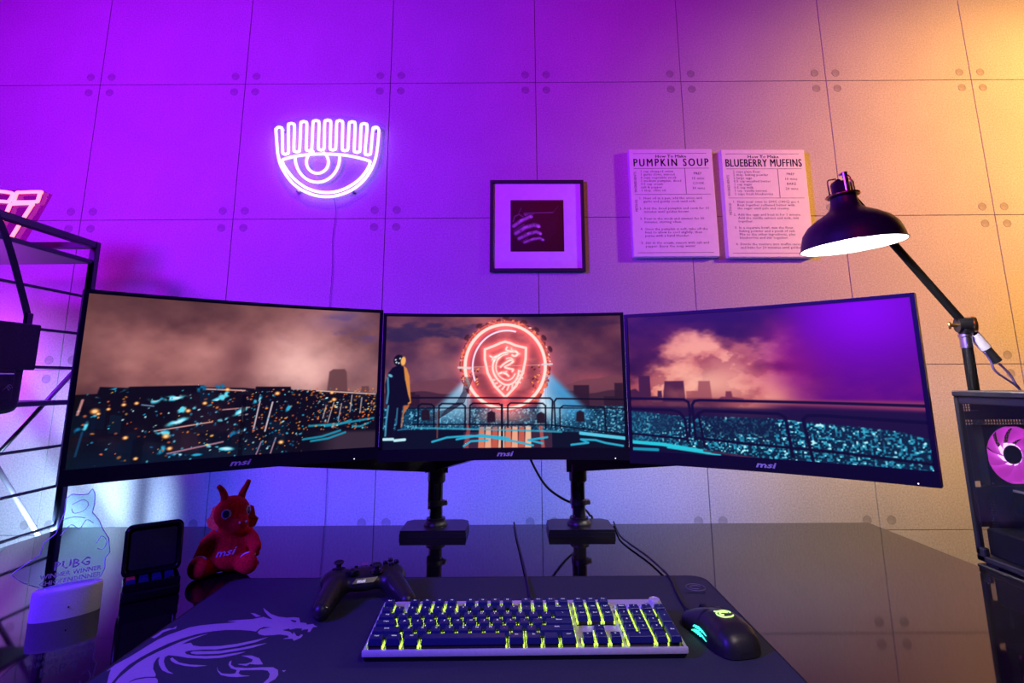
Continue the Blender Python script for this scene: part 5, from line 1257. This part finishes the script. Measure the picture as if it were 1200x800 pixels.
recipe(0.918, 1.738, 0.006, 'cream recipe board on the wall headed blueberry muffins', 'BLUEBERRY MUFFINS', 0.276, 1.1,
       ('2 cups plain flour', '2 tbsp. baking powder', '2 large eggs', '0.5 cup unsalted butter', '1 cup sugar', '0.5 cup milk', '1 tsp. vanilla extract', '2 cups fresh blueberries'),
       ('PREP', '10 mins', 'BAKE', '20 mins'),
       (('Heat your oven to 200C (180C) gas 6.', 'Beat together softened butter with', 'the sugar until pale and creamy.'), ('Add the eggs and beat in for 1 minute.', 'Add the vanilla extract and milk, mix', 'together.'), ('In a separate bowl, mix the flour,', 'baking powder and a pinch of salt.', 'Mix to the other ingredients, plus', 'blueberries and stir together.'), ('Divide the mixture into muffin cases', 'and bake for 20 minutes until golden.')), 0.46)

# ================================================================== floor lamp
M_SHADE = mat('black_enamel', (0.030, 0.029, 0.030), 0.42, noise=0.1, nscale=100)
M_REFL = mat('white_enamel', (0.85, 0.84, 0.80), 0.45, noise=0.02)
M_BULB = mat('lamp_bulb', (1, 1, 1), 0.4, emit=(1.0, 0.93, 0.86), estr=470.0)
LX, LY = 1.131, 1.362
M_TUBE = mat('satin_black_tube', (0.004, 0.004, 0.005), 0.5, noise=0.1, nscale=90, spec=0.15)
lamp = thing('floor_lamp', 'black jointed floor lamp with lit dome shade and brass joint', 'lamp', (LX, LY, 0))
MB().lathe([(0.0, 0.022), (0.03, 0.022), (0.095, 0.016), (0.108, 0.010), (0.110, 0.0), (0.0, 0.0)], 36).build('base', M_METAL, lamp, 40)
MB().lathe([(0.0118, 0.02), (0.0118, 1.190)], 20).build('pole', M_TUBE, lamp, 40)
MB().lathe([(0.0134, 1.186), (0.0134, 1.212), (0.0156, 1.214), (0.0156, 1.220), (0.0, 1.220)], 20).build('pole_collar', M_STEEL, lamp, 40)
J = Vector((0.0, -0.004, 1.2435))
jm = Matrix.Translation(J) @ RY(math.radians(90)) @ RX(math.radians(-12))
MB().tube([tuple(J + Vector((-0.017, 0.004, 0))), tuple(J + Vector((0.015, -0.004, 0)))], 0.0185, 22).box(tuple(J + Vector((0, 0, -0.008))), (0.026, 0.026, 0.030), 0.003).build('joint', M_METAL, lamp, 40)
MB().lathe([(0.0, -0.001), (0.020, 0.0), (0.0205, 0.004), (0.018, 0.008), (0.010, 0.0105), (0, 0.011)], 28, Matrix.Translation(J + Vector((0.015, -0.004, 0))) @ RZ(-0.5) @ RY(PI / 2)).build('knob', M_BRASS, lamp, 40)
MB().tube([tuple(J + Vector((-0.017, 0.004, 0))), tuple(J + Vector((-0.032, 0.008, -0.001)))], 0.0045, 12).box(tuple(J + Vector((-0.032, 0.008, -0.001))), (0.006, 0.004, 0.018), 0.001).build('wing_nut', M_BRASS, lamp, 40)
adir = Vector((-0.2055, 0.0, 0.2845)).normalized()
a0 = J - adir * 0.030; a1 = J + adir * 0.412
MB().tube([tuple(a0), tuple(a1)], 0.0098, 16).build('arm', M_TUBE, lamp, 40)
MB().tube([tuple(J - adir * 0.030), tuple(J - adir * 0.072)], 0.0125, 16).build('arm_sleeve', M_WHITE, lamp, 40)
MB().tube([tuple(J - adir * 0.070), tuple(J - adir * 0.112)], 0.0108, 16).build('arm_handle', M_BLACKM, lamp, 40)
SC = Vector((0.7780 - LX, 1.208 - LY, 1.411))
SM = Matrix.Translation(SC) @ RY(math.radians(-4.5)) @ RX(math.radians(1.0)) @ Matrix.Scale(0.835, 4)
prof = [(0.1275, 0.0), (0.1265, 0.004), (0.1235, 0.020), (0.1160, 0.044), (0.1010, 0.064), (0.0760, 0.082), (0.0520, 0.095), (0.0400, 0.106), (0.0345, 0.120), (0.0325, 0.140)]
sh = MB().lathe(prof, 56, SM).build('shade', M_SHADE, lamp, 60)
MB().lathe([(r * 0.985 if r > .1 else r - 0.002, z) for r, z in prof][:-2] + [(0.030, 0.112), (0.0, 0.113)], 56, SM).build('reflector', M_REFL, sh, 60)
MB().tube([tuple(SM @ Vector((0.1275 * math.cos(t), 0.1275 * math.sin(t), 0))) for t in np.linspace(0, 2 * PI, 57)[:-1]], 0.0016, 6, closed=True).build('rim', M_SHADE, sh, True)
MB().ball(tuple(SM @ Vector((0, 0, 0.056))), 0.036, seg=24, rings=14).build('bulb', M_BULB, lamp, True)
MB().lathe([(0.0325, 0.136), (0.0385, 0.139), (0.0395, 0.143), (0.0385, 0.147), (0.0300, 0.149), (0.0260, 0.154), (0.0235, 0.176), (0.018, 0.182), (0.0, 0.183)], 32, SM).build('socket_cap', M_SHADE, lamp, 40)
MB().tube([tuple(SM @ Vector((0.040 * math.cos(t), 0.040 * math.sin(t), 0.143))) for t in np.linspace(0, 2 * PI, 41)[:-1]], 0.0030, 8, closed=True).build('brass_ring', M_BRASS, lamp, True)
for t in (0.1, PI / 2 + 0.1, PI + 0.1, 1.5 * PI + 0.1):
    c_, s_ = math.cos(t), math.sin(t)
    MB().tube([tuple(SM @ Vector((r * c_, r * s_, z))) for r, z in ((0.039, 0.146), (0.039, 0.182), (0.035, 0.189), (0.012, 0.192))], 0.0016, 6).build('wire_loop', M_BRASS, lamp, True)
MB().box((0, -0.026, 0.172), (0.014, 0.006, 0.056), 0.002, SM).box((0, -0.018, 0.200), (0.014, 0.024, 0.006), 0.002, SM).build('clip', M_STEEL, lamp)
MB().tube([tuple(SM @ Vector((0, 0.010, 0.186))), tuple(SM @ Vector((0.020, 0.050, 0.188))), tuple(SM @ Vector((0.060, 0.120, 0.178))), tuple(a1)], 0.0075, 12).build('shade_pivot', M_METAL, lamp, 40)
M_CORD = mat('violet_fabric_cord', (0.10, 0.07, 0.22), 0.7, noise=0.3, nscale=500)
for dx, dz in ((0.0, 0.0), (0.018, -0.006)):
    e = J - adir * (0.075 if dx == 0 else 0.112)
    pth = [e + Vector((-0.010 if dx == 0 else 0, -0.004, -0.006)), e + Vector((0.006 + dx, 0, -0.030)), e + Vector((0.014 + dx * 1.2, 0, -0.055)), Vector((0.112, 0.0, 1.085)), Vector((0.112 + dx * 0.4, 0.0, 1.04)), Vector((0.09, 0.012, 0.8)), Vector((0.05, 0.02, 0.3)), Vector((0.03, 0.03, 0.020))]
    MB().tube([tuple(q_) for q_ in smoothpath(pth, 5)], 0.0026, 8).build('cord', M_CORD, lamp, True)

# ================================================================== computer tower
PX0, PX1, PY0, PY1, PZ0, PZ1 = 0.952, 1.178, 0.765, 1.205, DESK, 1.086
M_CASE = mat('case_paint', (0.016, 0.016, 0.024), 0.38, noise=0.1, nscale=150)
M_FAN = mat('frosted_fan', (0.5, 0.2, 0.5), 0.4, emit=(0.80, 0.05, 0.72), estr=0.75)
M_FANC = mat('fan_glow', (0.9, 0.6, 0.9), 0.4, emit=(1.0, 0.55, 1.0), estr=2.2)
M_GLASS = clear_mat('tinted_glass', (0.80, 0.80, 0.84))
pc = thing('computer_tower', 'black computer tower with glass side and glowing magenta fan beside the lamp', 'computer', ((PX0 + PX1) / 2, (PY0 + PY1) / 2, PZ0))
wx, wy, wz = (PX1 - PX0) / 2, (PY1 - PY0) / 2, PZ1 - PZ0
MB().box((0, 0, wz - 0.006), (2 * wx + 0.004, 2 * wy, 0.012), 0.002).build('top_panel', M_CASE, pc)
MB().box((0, 0, 0.012), (2 * wx, 2 * wy, 0.012), 0.002).build('bottom_panel', M_CASE, pc)
for sx in (-1, 1):
    for sy in (-1, 1):
        MB().box((sx * (wx - 0.02), sy * (wy - 0.03), 0.003), (0.03, 0.03, 0.006), 0.001).build('foot', M_BLACKM, pc)
        MB().box((sx * (wx - 0.006), sy * (wy - 0.006), wz / 2 + 0.003), (0.012, 0.012, wz - 0.030), 0.002).build('corner_post', M_CASE, pc)
MB().box((wx - 0.003, 0, wz / 2 + 0.003), (0.004, 2 * wy - 0.024, wz - 0.030)).build('side_panel', M_CASE, pc)
MB().box((0, -wy + 0.003, wz / 2 + 0.003), (2 * wx - 0.024, 0.004, wz - 0.030)).build('front_panel', M_CASE, pc)
MB().box((-wx + 0.002, 0, wz / 2 + 0.003), (0.003, 2 * wy - 0.030, wz - 0.032)).build('glass_panel', M_GLASS, pc)
MB().box((-wx + 0.006, 0, wz - 0.019), (0.010, 2 * wy - 0.024, 0.016), 0.002).build('top_rail', M_CASE, pc)
MB().box((0, 0, 0.045), (2 * wx - 0.03, 2 * wy - 0.03, 0.052), 0.003).build('power_shroud', M_CASE, pc)
# rear panel: bars around real openings
yb = wy - 0.004
def lattice(mb, x0, x1, z0, z1, nx, nz, bar):
    px_, pz_ = (x1 - x0) / nx, (z1 - z0) / nz
    for i in range(nx + 1): mb.box((x0 + i * px_, yb, (z0 + z1) / 2), (bar, 0.002, z1 - z0))
    for j in range(nz + 1): mb.box(((x0 + x1) / 2, yb, z0 + j * pz_), (x1 - x0, 0.002, bar))
X_ = lambda a: a - (PX0 + PX1) / 2
Z_ = lambda a: a - PZ0
def plate(mb, x0, x1, z0, z1): mb.box(((X_(x0) + X_(x1)) / 2, yb, (Z_(z0) + Z_(z1)) / 2), (x1 - x0, 0.002, z1 - z0))
rp_ = MB()
plate(rp_, 0.958, 0.9665, 0.80, 1.074); plate(rp_, 0.9665, 1.172, 1.0640, 1.074); plate(rp_, 0.983, 1.172, 1.046, 1.064); plate(rp_, 1.000, 1.172, 1.042, 1.046); plate(rp_, 0.9665, 1.172, 1.026, 1.042)
plate(rp_, 0.9665, 0.982, 0.90, 1.013); plate(rp_, 1.094, 1.172, 0.875, 1.026); plate(rp_, 0.9665, 1.094, 0.862, 0.888)
plate(rp_, 0.9665, 0.9905, 0.74 + 0.07, 0.862); plate(rp_, 1.004, 1.172, 0.80, 0.862)
rp_.build('rear_panel', M_CASE, pc)
vt = MB(); lattice(vt, X_(0.9665), X_(0.983), Z_(1.042), Z_(1.064), 3, 4, 0.0018); lattice(vt, X_(0.983), X_(1.000), Z_(1.042), Z_(1.046), 4, 1, 0.0016); lattice(vt, X_(0.9665), X_(1.10), Z_(1.013), Z_(1.026), 22, 2, 0.0026); lattice(vt, X_(0.9905), X_(1.004), Z_(0.80), Z_(0.862), 2, 12, 0.0021)
lattice(vt, X_(0.982), X_(1.094), Z_(0.888), Z_(1.013), 22, 24, 0.0024)
vt.build('vent_mesh', M_CASE, pc)
# fan behind the mesh, towards the inside
FX, FZ = X_(1.038), Z_(0.9555)
FM = TR(FX, wy - 0.020, FZ) @ RX(PI / 2)
fan = MB()
for c_, d_ in (((0, 0.0585, 0), (0.120, 0.003, 0.025)), ((0, -0.0585, 0), (0.120, 0.003, 0.025)), ((0.0585, 0, 0), (0.003, 0.120, 0.025)), ((-0.0585, 0, 0), (0.003, 0.120, 0.025))): fan.box(c_, d_, M=FM)
sq = []
for k in range(32):
    t = 2 * PI * k / 32 + PI / 32
    m_ = 0.060 / max(abs(math.cos(t)), abs(math.sin(t)))
    sq.append(((0.0585 * math.cos(t), 0.0585 * math.sin(t), 0.0126), (m_ * math.cos(t), m_ * math.sin(t), 0.0126)))
fan.add([q_ for pr_ in sq for q_ in pr_], [(2 * k, 2 * k + 1, (2 * k + 3) % 64, (2 * k + 2) % 64) for k in range(32)], FM)
fan = fan.build('fan_frame', M_BLACKM, pc)
ring_ = MB().lathe([(0.0585, -0.011), (0.0585, 0.011), (0.0560, 0.011), (0.0560, -0.011), (0.0585, -0.011)], 40, FM); ring_.build('fan_ring', M_FAN, fan, 40)
bl_ = MB()
for k in range(9):
    a = 2 * PI * k / 9
    v = []; 
    for i in range(7):
        r = 0.019 + 0.036 * i / 6
        for s_, zz_ in ((-0.30, -0.006), (0.04, 0.001), (0.50, 0.007)):
            an = a + s_ - 0.5 * i / 6
            v.append((r * math.cos(an), r * math.sin(an), zz_))
    f = [(3 * i + k2, 3 * i + k2 + 1, 3 * i + k2 + 4, 3 * i + k2 + 3) for i in range(6) for k2 in range(2)]
    MB().add(v, f, FM).build('fan_blade', M_FAN, fan, True)
MB().lathe([(0.0, 0.009), (0.017, 0.009), (0.019, 0.007), (0.019, -0.008)], 32, FM).build('fan_hub', M_BLACKM, fan, 40)
MB().lathe([(0.0192, 0.006), (0.0225, 0.004), (0.0225, -0.004), (0.0192, -0.006)], 32, FM).build('hub_light', M_FANC, fan, 40)
# boards inside
MB().box((wx - 0.014, 0.03, 0.185), (0.004, 0.30, 0.24)).build('motherboard', mat('board_black', (0.02, 0.02, 0.03), 0.4, noise=0.5, nscale=120), pc)
gp = MB().box((0.020, 0.055, 0.125), (0.130, 0.27, 0.045), 0.004).build('graphics_card', M_BLACKG, pc)
MB().box((-0.0457, 0.055, 0.146), (0.002, 0.26, 0.004)).build('card_edge', M_ALU, gp)
for k in range(3): MB().box((-0.0457, -0.02 + 0.06 * k, 0.115), (0.003, 0.03, 0.010), 0.001).build('card_fin', M_STEEL, gp)
MB().tube([(-0.047, 0.075 + 0.016 * math.cos(t), 0.131 + 0.007 * math.sin(t)) for t in np.linspace(0.2, 5.2, 16)], 0.0014, 6).build('card_emblem', mat('pink_light', (1, .4, .5), .4, emit=(1.0, 0.25, 0.35), estr=2.0), gp, True)
MB().box((-0.01, 0.02, 0.0735), (0.012, 0.30, 0.004), 0.001).build('light_strip', mat('magenta_strip', (0.8, 0.2, 0.8), 0.4, emit=(0.85, 0.1, 0.9), estr=2.5), pc)
for k in range(4): MB().box((wx - 0.028, -0.03 - 0.012 * k, 0.235), (0.030, 0.004, 0.13), 0.001).build('memory_stick', M_BLACK, pc)
MB().box((-wx + 0.006, wy - 0.012, 0.020), (0.012, 0.02, 0.026), 0.002).build('rear_foot_cap', M_CASE, pc)

# ================================================================== monitor cable
cb = MB().tube([tuple(q_) for q_ in smoothpath([(0.030, 1.335, 1.0), (0.034, 1.36, 0.955), (0.0464, 1.40, 0.915), (0.0816, 1.43, 0.8542), (0.130, 1.475, 0.8129), (0.175, 1.505, 0.79), (0.20, 1.522, 0.765), (0.21, 1.5335, 0.73), (0.21, 1.5335, 0.5)], 6)], 0.0030, 8)
cb = cb.build('monitor_cable', M_BLACKM, None, True)
tag(cb, 'thin black cable hanging below the ring screen in front of the wall', 'cable')
